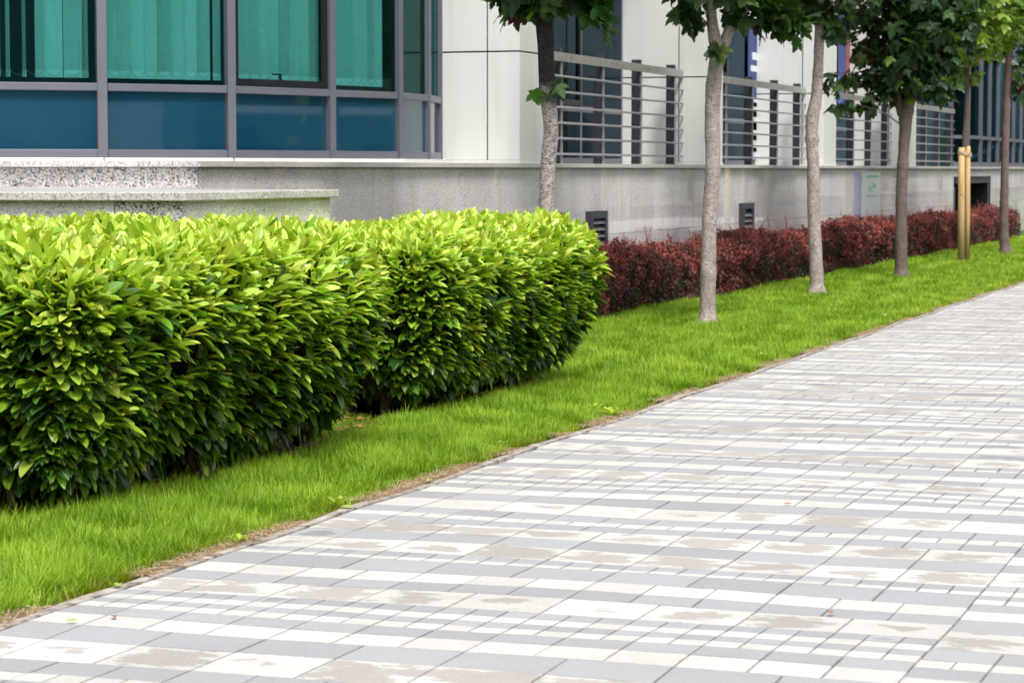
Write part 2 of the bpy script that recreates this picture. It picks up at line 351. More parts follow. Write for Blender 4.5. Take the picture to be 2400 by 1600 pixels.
# ------------------------------------------------------------------ ground
def und(x, y):      # slow unevenness of the laid paving, metres
    return 0.005 * np.sin(x * 1.3 + 0.7 * y) * np.sin(0.9 * y + 1.0) + 0.004 * np.sin(2.1 * y + 1.7 * x) + 0.0025 * np.sin(4.3 * y - 2.9 * x)
def edge(y): return 4.46 + 0.15 * np.clip((y - 6) / 22, 0, 1)        # paving edge, distance left of the camera axis
def sheet(name, x0, x1, y0, y1, z, m, nx=1, ny=1, f=None, edgef=None):
    xs = np.linspace(0, 1, nx + 1); ys = np.linspace(y0, y1, ny + 1)
    V = []
    for y in ys:
        a = x0 if edgef is None else edgef[0](y); b_ = x1 if edgef is None else edgef[1](y)
        for t in xs:
            x = a + (b_ - a) * t; V.append((x, y, z + (f(x, y) if f else 0)))
    V = np.array(V, float); q = np.array([[j * (nx + 1) + i, j * (nx + 1) + i + 1, (j + 1) * (nx + 1) + i + 1, (j + 1) * (nx + 1) + i] for j in range(ny) for i in range(nx)])
    o = np_mesh(name, V, q.ravel(), np.full(len(q), 4), m); tag(o, kind='structure'); return o
sheet('ground', -700, 700, -700, 1500, -0.20, M_far)
sheet('paving_bed', -4.5, 4.6, 1, 85, -0.022, M_joint, 20, 200, und, (lambda y: -edge(y), lambda y: 4.6))
sheet('lawn_soil', -9.6, -4.5, 3, 85, -0.035, M_turf, 6, 120, lambda x, y: 0.012 * math.sin(x * 2 + y * 1.3), (lambda y: -9.6, lambda y: -edge(y) - 0.06))
sheet('hedge_bed_soil', -8.9, -5.55, 9.9, 17.5, -0.012, M_soil, 8, 20, lambda x, y: 0.01 * math.sin(x * 9 + y * 7))
sheet('barberry_bed_soil', -8.9, -7.85, 17.5, 60, -0.012, M_soil, 4, 80, lambda x, y: 0.01 * math.sin(x * 9 + y * 7))
sheet('road', 4.75, 13, -60, 420, -0.13, M_asph)
sheet('far_pavement', 13.15, 19, -60, 420, -0.01, M_kerb)
k = MB(); k.box(4.6, 4.75, -60, 220, -0.2, 0.01); k.box(13.0, 13.15, -60, 220, -0.2, 0.01); tag(k.build('road_kerb', M_kerb, bevel=0.01), kind='structure')

# edging strip between paving and lawn
V = []; Q = []
ys = np.arange(3, 85, 0.25)
for i, y in enumerate(ys):
    e = edge(y) + 0.008 * math.sin(y * 3.1); z = float(und(-e, y)) + 0.006
    for dx, dz in ((0, -0.05), (0.004, 0), (0.06 + .012 * math.sin(y * 7.3), -0.002), (0.08, -0.05)): V.append((-e - dx, y, z + dz))
for i in range(len(ys) - 1):
    for q in range(3): Q.append([i * 4 + q, i * 4 + q + 1, i * 4 + q + 5, i * 4 + q + 4][::-1])
V = np.array(V); Q = np.array(Q)
tag(np_mesh('edging_kerb', V, Q.ravel(), np.full(len(Q), 4), M_kerb, smooth=False), kind='structure')

sheet('edge_soil', 0, 1, 3, 85, -0.022, M_dirt, 2, 160, und, (lambda y: -edge(y) - 0.17 + .03 * math.sin(y * 5), lambda y: -edge(y) - 0.05))
# pavers: rows across the path, each row its tone and block width
ROWS = [('G', 'L', .255), ('W', 'M', .195), ('G', 'M', .153), ('W', 'S', .10), ('G', 'S', .09), ('W', 'S', .10), ('G', 'S', .108), ('T', 'L', .30), ('G', 'M', .18), ('W', 'M', .207),
        ('G', 'L', .267), ('W', 'S', .07), ('G', 'S', .108), ('T', 'L', .31), ('G', 'L', .242), ('T', 'L', .295), ('G', 'M', .167), ('W', 'S', .12), ('G', 'M', .19), ('T', 'L', .33)]
WID = {'L': .36, 'M': .24, 'S': .12}; KND = {'G': 0.0, 'W': 1.0, 'T': 2.0}
V = []; Q = []; A = {'kind': [], 'rnd': [], 'wear': []}; UV = []
Y0 = ground(1645, 1577).y
P0J = 2.086
def paver(xa, xb, ya, yb, kd, wear=None):
    b = len(V); gx = 0.0017 + random.random() * .0012; gy = 0.0009; ch = 0.0020; xa += random.uniform(-.0015, .0015); xb += random.uniform(-.0015, .0015)
    tilt = (random.random() - .5) * 0.0016; tz = (random.random() - .5) * 0.0012
    if xb - xa < 0.03: return
    for lv, (e, z) in enumerate(((0, -0.024), (ch, 0.0))):
        for (x, y, u, v) in ((xa + gx + e, ya + gy + e * .5, 0, 0), (xb - gx - e, ya + gy + e * .5, 1, 0), (xb - gx - e, yb - gy - e * .5, 1, 1), (xa + gx + e, yb - gy - e * .5, 0, 1)):
            V.append((x + .006 * math.sin(y * 1.9 + x) + .004 * math.sin(y * 4.7), y + .006 * math.sin(x * 2.3 + y), z + float(und(x, y)) + tz + tilt * (u - .5))); UV.append((u, v))
    Q.append([b + 4, b + 5, b + 6, b + 7])
    for i in range(4): Q.append([b + i, b + (i + 1) % 4, b + 4 + (i + 1) % 4, b + 4 + i])
    r = random.random(); wr = random.random() if wear is None else wear
    for _ in range(8): A['kind'].append(kd); A['rnd'].append(r); A['wear'].append(wr)
for (pl, pr, off) in ((4.7, P0J - .72, 0.0), (P0J - .72, P0J - .72 * 4, 1.17), (P0J - .72 * 4, P0J - .72 * 9, 0.4)):
    y = Y0 - 3.885 * 2 + off; i = 0
    while y < 80:
        kd, sz, h = ROWS[i % 20]; i += 1; wd = WID[sz]; ya, yb = y, y + h; y = yb
        if yb < 4: continue
        # block joints at P0J + n*wd
        n0 = math.floor((pr - P0J) / wd + 1e-6)
        lim = pl if off else float(edge((ya + yb) / 2))
        q = P0J + n0 * wd
        rw = random.random()
        while q < lim - 0.01:
            a, b_ = max(q, pr), min(q + wd, lim)
            if kd == 'T': wr = min(.86, max(0, random.gauss(0.44 + .2 * (rw > .35) - .3 * (rw < .2), .25)))
            else: wr = 0.5 + .3 * random.random()
            if b_ > a + 0.02: paver(-b_, -a, ya, yb, KND[kd], wr)
            q += wd
V = np.array(V); Q = np.array(Q)
pv = np_mesh('paved_path', V, Q.ravel(), np.full(len(Q), 4), M_pav, attrs={k: np.array(v) for k, v in A.items()}, uv=np.array(UV), smooth=False); tag(pv, kind='structure')

# ------------------------------------------------------------------ office building
PW = 8.95                          # plane of the granite plinth and pier fronts, left of the camera axis
YC = wallY(463, PW)                # corner of the plinth
bld = empty('office_building', (-PW - 4, 40, 0), 'white clad office building with teal glazing on a grey granite plinth', 'building')
pier_y = [wallY(x, PW) for x in (1218, 1651, 1930, 2125)]; PL = 1.02
Y_end = pier_y[3] + 7.9
yo0, yo1 = wallY(2236, PW), wallY(2325, PW)      # basement opening
SL = 1.2
# plinth facing the path (polished slabs)
def slabs(mb, p, ya, yb, z0, z1, start, split=0.8, th=0.03):
    q = start + SL * math.floor((ya - start) / SL)
    while q < yb:
        a, b_ = max(q, ya), min(q + SL, yb)
        if b_ - a > 0.03:
            for zz in ((z0, split), (split, z1)):
                mb.box(-p - th, -p, a + .004, b_ - .004, zz[0] + .002, zz[1] - .002)
        q += SL
g = MB(); st = wallY(987, PW)
slabs(g, PW, YC + .032, yo0, -0.1, 1.62, st); slabs(g, PW, yo1, 110, -0.1, 1.62, st); slabs(g, PW, yo0, yo1, 1.44, 1.62, st, 1.55)
g.build('plinth', M_gran, bld, bevel=0.002)
g = MB(); j0 = wallpt(463, 398, PW)
x = -PW
for wdt in (1.1, 1.2, 1.2, 1.2, 1.2, 1.2):
    for zz in ((-.1, .8), (.8, 1.62)): g.box(x - wdt + .0025, x - .0025, YC, YC + .03, zz[0] + .002, zz[1] - .002)
    x -= wdt
g.build('plinth', M_gran_rough, bld, bevel=0.002)
g = MB(); g.box(-PW - 6, -PW - .032, YC + .032, yo0, -.2, 1.615); g.box(-PW - 6, -PW - .032, yo1, 110, -.2, 1.615)
g.box(-PW - .25, -PW - .032, yo0, yo1, 1.46, 1.615); g.box(-PW - 3.2, -PW - 3, yo0, yo1, -.2, 1.6)
g.build('plinth_backing', M_dark, bld)
# coping
g = MB(); q = YC - .06
while q < 110:
    g.box(-PW - .5, -PW + .05, q + .002, min(q + SL * 1.5, 110) - .002, 1.622, 1.672); q += SL * 1.5
x = -PW - .502
for i in range(5): g.box(x - 1.2 + .002, x - .002, YC - .06, YC + .6, 1.622, 1.672); x -= 1.2
g.build('coping', M_cope, bld, bevel=0.004)
g = MB(); g.box(-PW - 8, -PW - .5, YC + .6, pier_y[0] + 1, 1.60, 1.662); g.box(-PW - 8, -PW - .5, pier_y[0] + 1, 110, 1.60, 1.662)
g.build('terrace_slab', M_cope, bld)
# basement opening: lintel and roller frame
g = MB(); g.box(-PW - .16, -PW - .04, yo0 + .5, yo1, 1.28, 1.435); g.build('basement_lintel', M_post, bld, bevel=.005)
g = MB(); g.box(-PW - .9, -PW - .05, yo1 - .32, yo1 - .02, -.1, 1.27); g.build('basement_jamb', M_blackframe, bld, bevel=.005)
g = MB(); g.box(-PW - .10, -PW - .04, yo0 + .05, yo0 + .5, -.1, 1.2); g.build('basement_jamb', M_blackframe, bld, bevel=.005)

# cladding piers and returns; panels with 12 mm open joints over a dark backing
ZT = 9.0; ZJ = 1.6 + 1.31
pz = [1.70, ZJ, 5.6, 8.3, ZT]
def panel_x(mb, y, pa, pb, z0, z1):      # panel facing the camera side, in the plane Y = y
    mb.box(-pb + .009, -pa - .009, y, y + .03, z0 + .009, z1 - .009)
def panel_y(mb, p, ya, yb, z0, z1):      # panel facing the path
    mb.box(-p - .03, -p, ya + .006, yb - .006, z0 + .009, z1 - .009)
for k_, yn in enumerate(pier_y):
    g = MB(); g2 = MB(); PGf = PW + 1.2
    far = PW + 1.235 if k_ else 9.98
    for z0, z1 in zip(pz[:-1], pz[1:]):
        panel_x(g, yn, PW - .009, PW + .385, z0, z1); panel_x(g, yn, PW + .385, far, z0, z1)
        panel_y(g, PW + .0005, yn + .0305 - .006, yn + PL, z0, z1)
        g.box(-PGf, -PW - .006, yn + PL - .03, yn + PL, z0 + .006, z1 - .006)
    g2.box(-11.2, -PW - .034, yn + .034, yn + PL - .034, 1.665, ZT)
    g.build('pier_cladding', M_clad, bld, bevel=.003); g2.build('pier_core', M_dark, bld)
    g = MB(); g.box(-far, -PW + .004, yn - .012, yn + .02, 1.672, 1.706); g.box(-PW - .02, -PW + .008, yn + .02, yn + PL, 1.672, 1.706); g.build('pier_base_trim', M_clad, bld, bevel=.003)
# lintel band above the openings (out of frame)
g = MB(); g.box(-10.6, -PW - .01, pier_y[0] + PL + .002, Y_end, 7.2, ZT - .002); g.build('fascia', M_clad, bld)
g = MB(); g.box(-25, -11.25, YC + 4, 110, ZT, ZT + .4); g.box(-11.25, -PW + .3, pier_y[0] - 1, 110, ZT + .003, ZT + .35); g.build('roof_slab', M_clad, bld)

# recessed windows
PG = PW + 1.22
for k_ in range(4):
    ya = pier_y[k_] + PL + .01; yb = (pier_y[k_ + 1] if k_ < 3 else Y_end) - .01
    fr = MB(); wn = ya
    muls = [ya + .04, ya + (yb - ya) * .25, ya + (yb - ya) * .46, ya + (yb - ya) * .72, yb - .04]
    for m_ in muls: fr.box(-PG - .05, -PG + .012, m_ - .028, m_ + .028, 1.672, 7.2)
    for a, b_ in zip(muls[:-1], muls[1:]):
        for z in (1.72, 2.42, 4.9, 7.15): fr.box(-PG - .045, -PG + .010, a + .03, b_ - .03, z - .04, z + .04)
    win = fr.build('window', M_alu, bld, bevel=.004)
    for i, (a, b_) in enumerate(zip(muls[:-1], muls[1:])):
        gp = MB(); gp.box(-PG - .012, -PG - .004, a + .03, b_ - .03, 1.77, 7.1)
        gp.build('pane', M_glass_blue, win)
        if i == 2:
            gp = MB()
            for q in (a + .08, b_ - .08): gp.box(-PG - .002, -PG + .03, q - .035, q + .035, 2.47, 4.85)
            for z in (2.50, 4.82): gp.box(-PG - .002, -PG + .028, a + .12, b_ - .12, z - .035, z + .035)
            gp.build('sash', M_blackframe, win)
    g = MB(); g.box(-PG - 3.2, -PG - 3, ya, yb, 1.67, 7.2); g.build('interior_wall', M_room, bld)
    if k_: continue
    # roller screen drawn down behind the first panes
    g = MB(); g.box(-PG - .12, -PG - .10, muls[1] + .1, muls[2] - .06, 1.8, 7.0)
    b1 = g.build('roller_screen', simple('pale_screen_%d' % k_, (0.50, 0.58, 0.58), .8))
    tag(b1, ['pale grey roller screen behind the window of the nearest railed recess', 'pale roller screen behind the window of the second railed recess', 'pale roller screen behind the window of the third railed recess', 'pale roller screen behind the window of the farthest railed recess'][k_], 'roller screen', 'roller screens in the recessed windows')

# window posters behind the recessed glass
def poster(k_, p, y0, y1, z0, z1, base, bits, label):
    e = empty('window_poster', (-p, (y0 + y1) / 2, z0), label, 'poster', 'posters in the recessed windows')
    g = MB(); g.box(-p - .006, -p, y0, y1, z0, z1); g.build('sheet', simple('poster_base_%d' % k_, base, .5), e)
    for i, (u0, u1, v0, v1, c) in enumerate(bits):
        g = MB(); g.box(-p + .001, -p + .003, y0 + (y1 - y0) * u0, y0 + (y1 - y0) * u1, z0 + (z1 - z0) * v0, z0 + (z1 - z0) * v1)
        g.build('print', simple('poster_ink_%d_%d' % (k_, i), c, .5), e)
pp = PG - .03
def yy(px): return wallY(px, pp)
poster(0, pp, yy(1752), yy(1781), 1.78, 4.3, (0.012, 0.045, 0.22), [(0.0, 1, .90, 1, (.75, .8, .85)), (0.3, 1, .68, .73, (.75, .8, .85)), (0.2, 1, .60, .64, (.75, .8, .85)), (0, 1, 0, .42, (.55, .65, .68)), (.15, .9, .36, .39, (.05, .1, .3)), (.2, .8, .29, .33, (.1, .2, .4)), (.1, .95, .20, .25, (.12, .55, .10)), (.1, .95, .13, .165, (.12, .55, .10)), (.2, .9, .05, .08, (.5, .08, .1))], 'tall blue and white poster with green bars in the window behind the second railing')
poster(1, pp, yy(1962), yy(1998), 2.7, 5.2, (0.015, 0.05, 0.24), [(0.5, 1, .2, .9, (.30, .06, .07)), (0.55, .95, .14, .24, (.75, .42, .05)), (0, .3, 0, .3, (.05, .15, .55))], 'blue poster with red and yellow print in the window behind the third railing')

# ------------------------------------------------------------------ glazed bay at the left
bd = [(-160, 4379 / 197), (240, 4379 / 192.5), (540, 4379 / 187), (774, 4379 / 178.5), (936, 4379 / 172.5), (1003, 4379 / 167), (1031, 4379 / 161)]
BP = [atd(x, 398, d) for x, d in bd]
BP = [Vector((p.x, p.y, 0)) for p in BP]
z_base, z_sill0, z_sill1, z_mid = 1.70, 1.70, 1.785, 2.37
ZB = 7.5
for i in range(len(BP) - 1):
    A_, B_ = BP[i], BP[i + 1]; d = (B_ - A_).normalized(); out = Vector((d.y, -d.x, 0))
    L = (B_ - A_).length
    a, b_ = A_ + d * .045, B_ - d * .045
    fr = MB()
    for z0, z1 in ((1.715, 1.79), (2.335, 2.405), (ZB - .1, ZB)):
        fr.bar(a + Vector((0, 0, (z0 + z1) / 2)), b_ + Vector((0, 0, (z0 + z1) / 2)), .09 if i < 3 else .045, z1 - z0)
    fr.quadbox(B_ + Vector((0, 0, (1.70 + ZB) / 2)), [.046, .042, .040, .030, .024, .03][i], [.055, .055, .05, .035, .03, .03][i], (ZB - 1.70) / 2, d, out)
    win = fr.build('window', M_alu, bld, bevel=.004)
    g = MB(); c = (a + b_) / 2 - out * .02
    g.quadbox(c + Vector((0, 0, (2.405 + ZB - .1) / 2)), (b_ - a).length / 2, .004, (ZB - .1 - 2.405) / 2, d, out); g.build('pane', M_glass, win)
    g = MB(); g.quadbox(c + Vector((0, 0, (1.79 + 2.335) / 2)), (b_ - a).length / 2, .006, (2.335 - 1.79) / 2, d, out); g.build('spandrel_panel', M_span, win)
    if i == 2:      # opening sash, black frame, with handle
        g = MB(); W = (b_ - a).length / 2
        for s in (-1, 1): g.quadbox(c + d * s * (W - .032) + out * .015 + Vector((0, 0, 4.9)), .032, .02, 2.49, d, out)
        g.quadbox(c + out * .016 + Vector((0, 0, 2.445)), W - .066, .02, .035, d, out)
        g.build('sash', M_blackframe, win, bevel=.003)
        h = MB(); hc = atd(636, 187, 24.1); hc = c + d * ((Vector((hc.x, hc.y, 0)) - c).dot(d)) - out * .02
        h.quadbox(hc + Vector((0, 0, 2.50)), .012, .012, .03, d, out); h.quadbox(hc + Vector((0, 0, 2.47)), .05, .012, .008, d, out)
        h.quadbox(hc - d * .05 + Vector((0, 0, 2.535)), .06, .01, .009, d, out)
        h.build('handle', M_blackframe, win, bevel=.003)
g = MB(); g.quadbox(BP[0] + Vector((0, 0, 4.6)), .046, .055, 2.9); g.build('mullion', M_alu, bld)
# base flashing and head over the bay, dark interior
base = MB()
for i in range(len(BP) - 1):
    base.bar(BP[i] + Vector((0, 0, 1.688)), BP[i + 1] + Vector((0, 0, 1.688)), .13, .05)
base.build('base_flashing', M_clad, bld)
hd = [(p.x, p.y) for p in BP] + [(-11.6, pier_y[0] - .05), (-20, pier_y[0] - .05), (-20, BP[0].y)]
g = MB(); g.prism(hd, ZB + .002, ZT - .01); g.build('bay_fascia', M_clad, bld)
g = MB(); g.box(-20, -11.7, pier_y[0] - .35, pier_y[0] - .15, 1.67, ZB); g.box(-20, -19.8, 18, pier_y[0] - .36, 1.67, ZB); g.build('interior_wall', M_room, bld)
g = MB(); g.prism([(BP[i].x, BP[i].y + .25) for i in range(4)] + [(-12.2, pier_y[0] - .4), (-19.7, pier_y[0] - .4), (-19.7, BP[0].y + .3)], 1.664, 1.685); g.build('interior_floor', M_room, bld)

# vertical blinds
M_hem = simple('blind_hem', (.9, .93, .92), .8)
def blind(i, spec, label):
    A_, B_ = BP[i], BP[i + 1]; d = (B_ - A_).normalized(); out = Vector((d.y, -d.x, 0))
    e = empty('vertical_blind', A_ - out * .2 + Vector((0, 0, 2.45)), label, 'blind', 'vertical blinds behind the left windows')
    g = MB(); hm = MB(); ch = MB(); prev = None
    for px, ang, w_ in spec:
        q = atd(px, 398, 23.3); r = ray(px, 398); 
        # intersect the view line with the blind plane behind the pane
        n_ = out; o_ = A_ - out * .16; t = (o_ - Vector((0, 0, 0))).dot(n_) / Vector((r.x, r.y, 0)).dot(n_)
        c = Vector((r.x * t, r.y * t, 0)); a = R(ang); dx = d * math.cos(a) + out * math.sin(a); nx_ = Vector((dx.y, -dx.x, 0))
        g.quadbox(c + Vector((0, 0, 4.78)), w_ / 2, .0012, 2.26, dx, nx_)
        hm = MB(); hm.quadbox(c + Vector((0, 0, 2.495)), w_ / 2, .004, .035, dx, nx_); hm.build('hem', M_hem, e)
        pt = c + dx * w_ / 2 + Vector((0, 0, 2.53))
        if prev is not None and (pt - prev).length < .4:
            pts = [prev.lerp(pt, k / 6) - Vector((0, 0, .055 * math.sin(math.pi * k / 6))) + out * .008 for k in range(7)]; ch.tube(pts, .0022, 4)
        prev = pt
    g.build('slats', M_fab, e)
    if ch.v: ch.build('chain', M_steel, e)
blind(0, [(-60, 20, .12), (-20, 30, .12), (-2, 70, .1), (22, 78, .10), (60, 80, .1), (97, 48, .11), (128, 8, .175), (174, 6, .175), (203, 70, .1)], 'teal tinted vertical blind with open dark gaps in the leftmost window')
blind(1, [(262 + 31 * k, 24 + 9 * math.sin(k * 2.1), .128) for k in range(8)] + [(510, 5, .08)], 'closed teal tinted vertical blind in the wide second window from the left')
blind(2, [(572 + 23.5 * k, 26 + 8 * math.sin(k * 1.7), .115) for k in range(8)], 'closed vertical blind behind the black framed window with a handle')
blind(3, [(797 + 17 * k, 22 + 8 * math.sin(k * 1.3), .14) for k in range(6)], 'closed vertical blind in the narrow window right of the black framed one')

# ------------------------------------------------------------------ far curtain wall
cw = [Vector((-9.36, Y_end, 0)), Vector((-9.05, Y_end + .5, 0)), Vector((-9.0, Y_end + 2.1, 0))]
while cw[-1].y < 95: cw.append(Vector((-9.0, cw[-1].y + 1.42, 0)))
fr = MB(); gp = MB(); tr_ = MB(); low = MB()
for i, p in enumerate(cw):
    fr.quadbox(p + Vector((0, 0, 5.3)), .055, .035, 3.62)
    if i:
        a = cw[i - 1]; tr_.bar(a + Vector((0, 0, 1.73)), p + Vector((0, 0, 1.73)), .08, .1); tr_.bar(a + Vector((0, 0, 2.37)), p + Vector((0, 0, 2.37)), .08, .08)
        d = (p - a).normalized(); out = Vector((d.y, -d.x, 0))
        (gp).quadbox((a + p) / 2 - out * .03 + Vector((0, 0, 5.3)), (p - a).length / 2 - .01, .004, 3.6, d, out)
w1 = fr.build('curtain_wall', M_alu, bld); tr_.build('transom', M_alu, w1); gp.build('pane', M_glass_far, w1)
tp = MB(); tp.bar(cw[2] + Vector((.03, 0, 4.38)), cw[-1] + Vector((.03, 0, 4.38)), .06, .13); tp.build('steel_rail', M_steel, w1)
g = MB(); g.box(-14, -13.8, Y_end + .3, 95, 1.67, 8.9); g.box(-13.8, -9.5, Y_end + .02, Y_end + .12, 1.67, 8.9); g.build('interior_wall', M_room, bld)
hr = empty('ramp_handrail', (-9.9, Y_end + 8, 1.66), 'white handrail rising behind the far glass curtain wall', 'handrail')
M_white = simple('white_paint', (.8, .8, .8), .4)
for off in (0, -.55):
    g = MB(); g.tube([(-9.7, Y_end + 3.2 - off * 12, 1.72), (-9.7, Y_end + 9, 2.2 + off), (-9.7, Y_end + 26, 4.2 + off)], .045, 8); g.build('rail', M_white, hr, True)

# ------------------------------------------------------------------ railings
RP = PW + .38
names = ['steel railing with square posts between the two nearest white piers, right of the first tree', 'steel railing seen right of the second tree trunk, in front of the blue poster', 'steel railing between the third and fourth white piers, half behind maple leaves', 'farthest steel railing, in front of dark blue glass beside the wooden stakes']
for k_ in range(4):
    ya = pier_y[k_] + PL + .02; yb = (pier_y[k_ + 1] if k_ < 3 else Y_end) + .0
    e = empty('railing', (-RP, (ya + yb) / 2, 1.672), names[k_], 'railing', 'steel railings between the white piers')
    g = MB(); g.box(-RP + .05, -RP + .066, ya, yb - .01, 2.905, 3.01); g.build('top_rail', M_steel, e, bevel=.003)
    for j in range(6):
        g = MB(); z = 1.79 + .187 * j; g.tube([(-RP + .062, ya, z), (-RP + .062, yb - .01, z)], .014, 8); g.build('bar', M_bar, e, True)
    py = yb - .35
    while py > ya:
        g = MB(); g.box(-RP - .08, -RP + .04, py - .045, py + .045, 1.674, 3.07)
        po = g.build('post', M_post, e, bevel=.006)
        s = MB(); s.box(-RP + .041, -RP + .047, py - .04, py + .04, 1.676, 2.9); s.build('post_flat', M_bar, po)
        s = MB(); s.tube([(-RP + .067, py + .3, 2.957), (-RP + .072, py + .3, 2.957)], .012, 8); s.build('bolt', M_blackframe, po)
        py -= 1.69

# ------------------------------------------------------------------ vents on the plinth
def vent(yn, z0, z1, label):
    e = empty('wall_vent', (-PW, yn + .35, z0), label, 'vent', 'louvred vents on the granite plinth')
    p = -PW + .002; d = .075; W = .68
    g = MB()
    g.box(p, p + d, yn, yn + .09, z0, z1); g.box(p, p + d, yn + W - .09, yn + W, z0, z1)
    g.box(p, p + d - .002, yn + .091, yn + W - .091, z1 - .09, z1); g.box(p, p + d - .002, yn + .091, yn + W - .091, z0, z0 + .10)
    g.box(p, p + .004, yn + .091, yn + W - .091, z0 + .1, z1 - .09)
    g.build('frame', M_post, e, bevel=.004)
    g = MB(); z = z0 + .14
    while z < z1 - .12:
        g.quadbox((p + .04, yn + W / 2, z), .042, W / 2 - .095, .004, (math.cos(.7), 0, -math.sin(.7)), (0, 1, 0), (math.sin(.7), 0, math.cos(.7))); z += .082
    g.build('louvres', simple('louvre_grey', (.16, .165, .19), .45, .2), e)
vent(wallY(706, PW), .45, 1.1, 'dark louvred vent on the plinth, its top just showing above the nearest green hedge')
vent(wallY(1318, PW) - .68, .45, 1.1, 'louvred vent on the plinth, partly hidden by the first tree trunk')
vent(wallY(1372, PW), .42, 1.1, 'grey louvred vent on the plinth above the right end of the green hedge')
vent(wallY(1732, PW), .62, 1.1, 'grey louvred vent on the plinth between the second and third trees')

npn = empty('notice_panel', tuple(wallpt(2040, 520, PW)), 'pale notice panel with a green ring and a lavender strip on the granite plinth', 'notice')  # thin panel standing in for a reflection in the polished granite
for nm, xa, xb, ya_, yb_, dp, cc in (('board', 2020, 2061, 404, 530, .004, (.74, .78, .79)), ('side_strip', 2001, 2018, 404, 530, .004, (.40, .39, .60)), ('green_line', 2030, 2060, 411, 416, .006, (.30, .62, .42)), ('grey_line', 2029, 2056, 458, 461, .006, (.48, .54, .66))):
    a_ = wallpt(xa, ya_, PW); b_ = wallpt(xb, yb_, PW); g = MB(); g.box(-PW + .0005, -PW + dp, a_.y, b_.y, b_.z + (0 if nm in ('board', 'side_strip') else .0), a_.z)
    g.build(nm, simple('notice_' + nm, cc, .25), npn)  # board, strip and lines all stand in for the reflection
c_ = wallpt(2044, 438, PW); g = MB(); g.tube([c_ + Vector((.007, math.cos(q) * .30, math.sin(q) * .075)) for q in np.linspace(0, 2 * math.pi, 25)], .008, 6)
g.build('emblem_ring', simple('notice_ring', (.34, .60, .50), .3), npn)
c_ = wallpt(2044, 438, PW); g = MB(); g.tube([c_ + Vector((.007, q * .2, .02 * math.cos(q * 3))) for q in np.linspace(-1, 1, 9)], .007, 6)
g.build('emblem_bar', simple('notice_bar', (.34, .60, .50), .3), npn)  # bar of the same stand-in reflection

# ------------------------------------------------------------------ low granite terrace in front of the plinth
ZL = 1.6 - .142
c1 = ground(435, 451, ZL); c0 = ground(161, 452, ZL); c2 = ground(795, 447, ZL)
lt = empty('granite_bench_wall', (c1.x, c1.y, 0), 'low grey granite bench wall with a thick slab top behind the nearest hedge', 'granite wall')
PB = -c1.x; YB0 = c1.y; YB1 = wallY(795, PB)
g = MB(); cp = .055
g.box(c0.x, -PB, YB0, YB1, ZL - cp, ZL)
cl = MB(); cl.prism([(c0.x - .002, YB0 - .02), (c0.x - .002, YB1), (-PW - .01, YB1), (-PW - .01, YC - .01), (-12, YC - .01), (-12, YB0 - .75)], ZL - cp, ZL)
g2 = MB(); g2.box(-PW + .003, c0.x, YB0, YC - .004, ZL - cp + .002, ZL - .002)
g.build('slab_top', M_cope, lt, bevel=.006); cl.build('slab_top', M_cope, lt, bevel=.006)
g = MB(); g.box(c0.x + .02, -PB - .05, YB0 + .05, YB0 + .08, -.1, ZL - cp); g.build('front_face', M_gran_rough, lt)
g = MB(); y = YB0 + .082
while y < YB1 - .06:
    y2 = min(y + .9, YB1 - .05); g.box(-PB - .08, -PB - .05, y, y2 - .004, -.1, ZL - cp); y = y2
g.box(-PW + .006, -PB - .082, YB1 - .08, YB1 - .05, -.1, ZL - cp)
g.prism([(c0.x + .015, YB0 + .04), (c0.x + .015, YB0 + .3), (-12, YB0 + .3), (-12, YB0 - .66)], -.1, ZL - cp)
g.build('side_face', M_gran, lt)

# ------------------------------------------------------------------ leaf templates
def laurel_t():
    v = [0, .1, .25, .45, .65, .82, .93, 1.0]; hw = [.02, .065, .15, .205, .205, .155, .088, .007]
    V = []; U = []
    for a, h in zip(v, hw):
        z = -.16 * a * a + .05 * a
        for s in (-1, 0, 1): V.append((s * h, a, z + abs(s) * h * .35)); U.append((.5 + s * .5, a))
    Fc = []
    for i in range(len(v) - 1):
        for s in (0, 1): q = i * 3 + s; Fc.append((q, q + 1, q + 4, q + 3))
    return V, Fc, U
def maple_t():
    half = [(.06, -.03), (.20, -.10), (.36, -.06), (.30, .06), (.28, .13), (.46, .17), (.62, .36), (.60, .50), (.47, .46), (.38, .50), (.24, .44), (.27, .62), (.17, .72), (.13, .86)]
    out = [(0, 0)] + half + [(0, 1.02)] + [(-x, y) for x, y in half[::-1]]
    V = [(0, .3, 0.0)] + [(x, y, -.25 * abs(x) - .22 * (y - .3) ** 2 + .05 * math.sin(9 * y + 3 * abs(x))) for x, y in out]
    n = len(out); Fc = [(0, 1 + i, 1 + (i + 1) % n) for i in range(n)]
    U = [(.5 + p[0], p[1]) for p in V]
    return V, Fc, U
LT = laurel_t(); MT = maple_t()
def rand_unit(n): return nrm(rng.normal(size=(n, 3)))

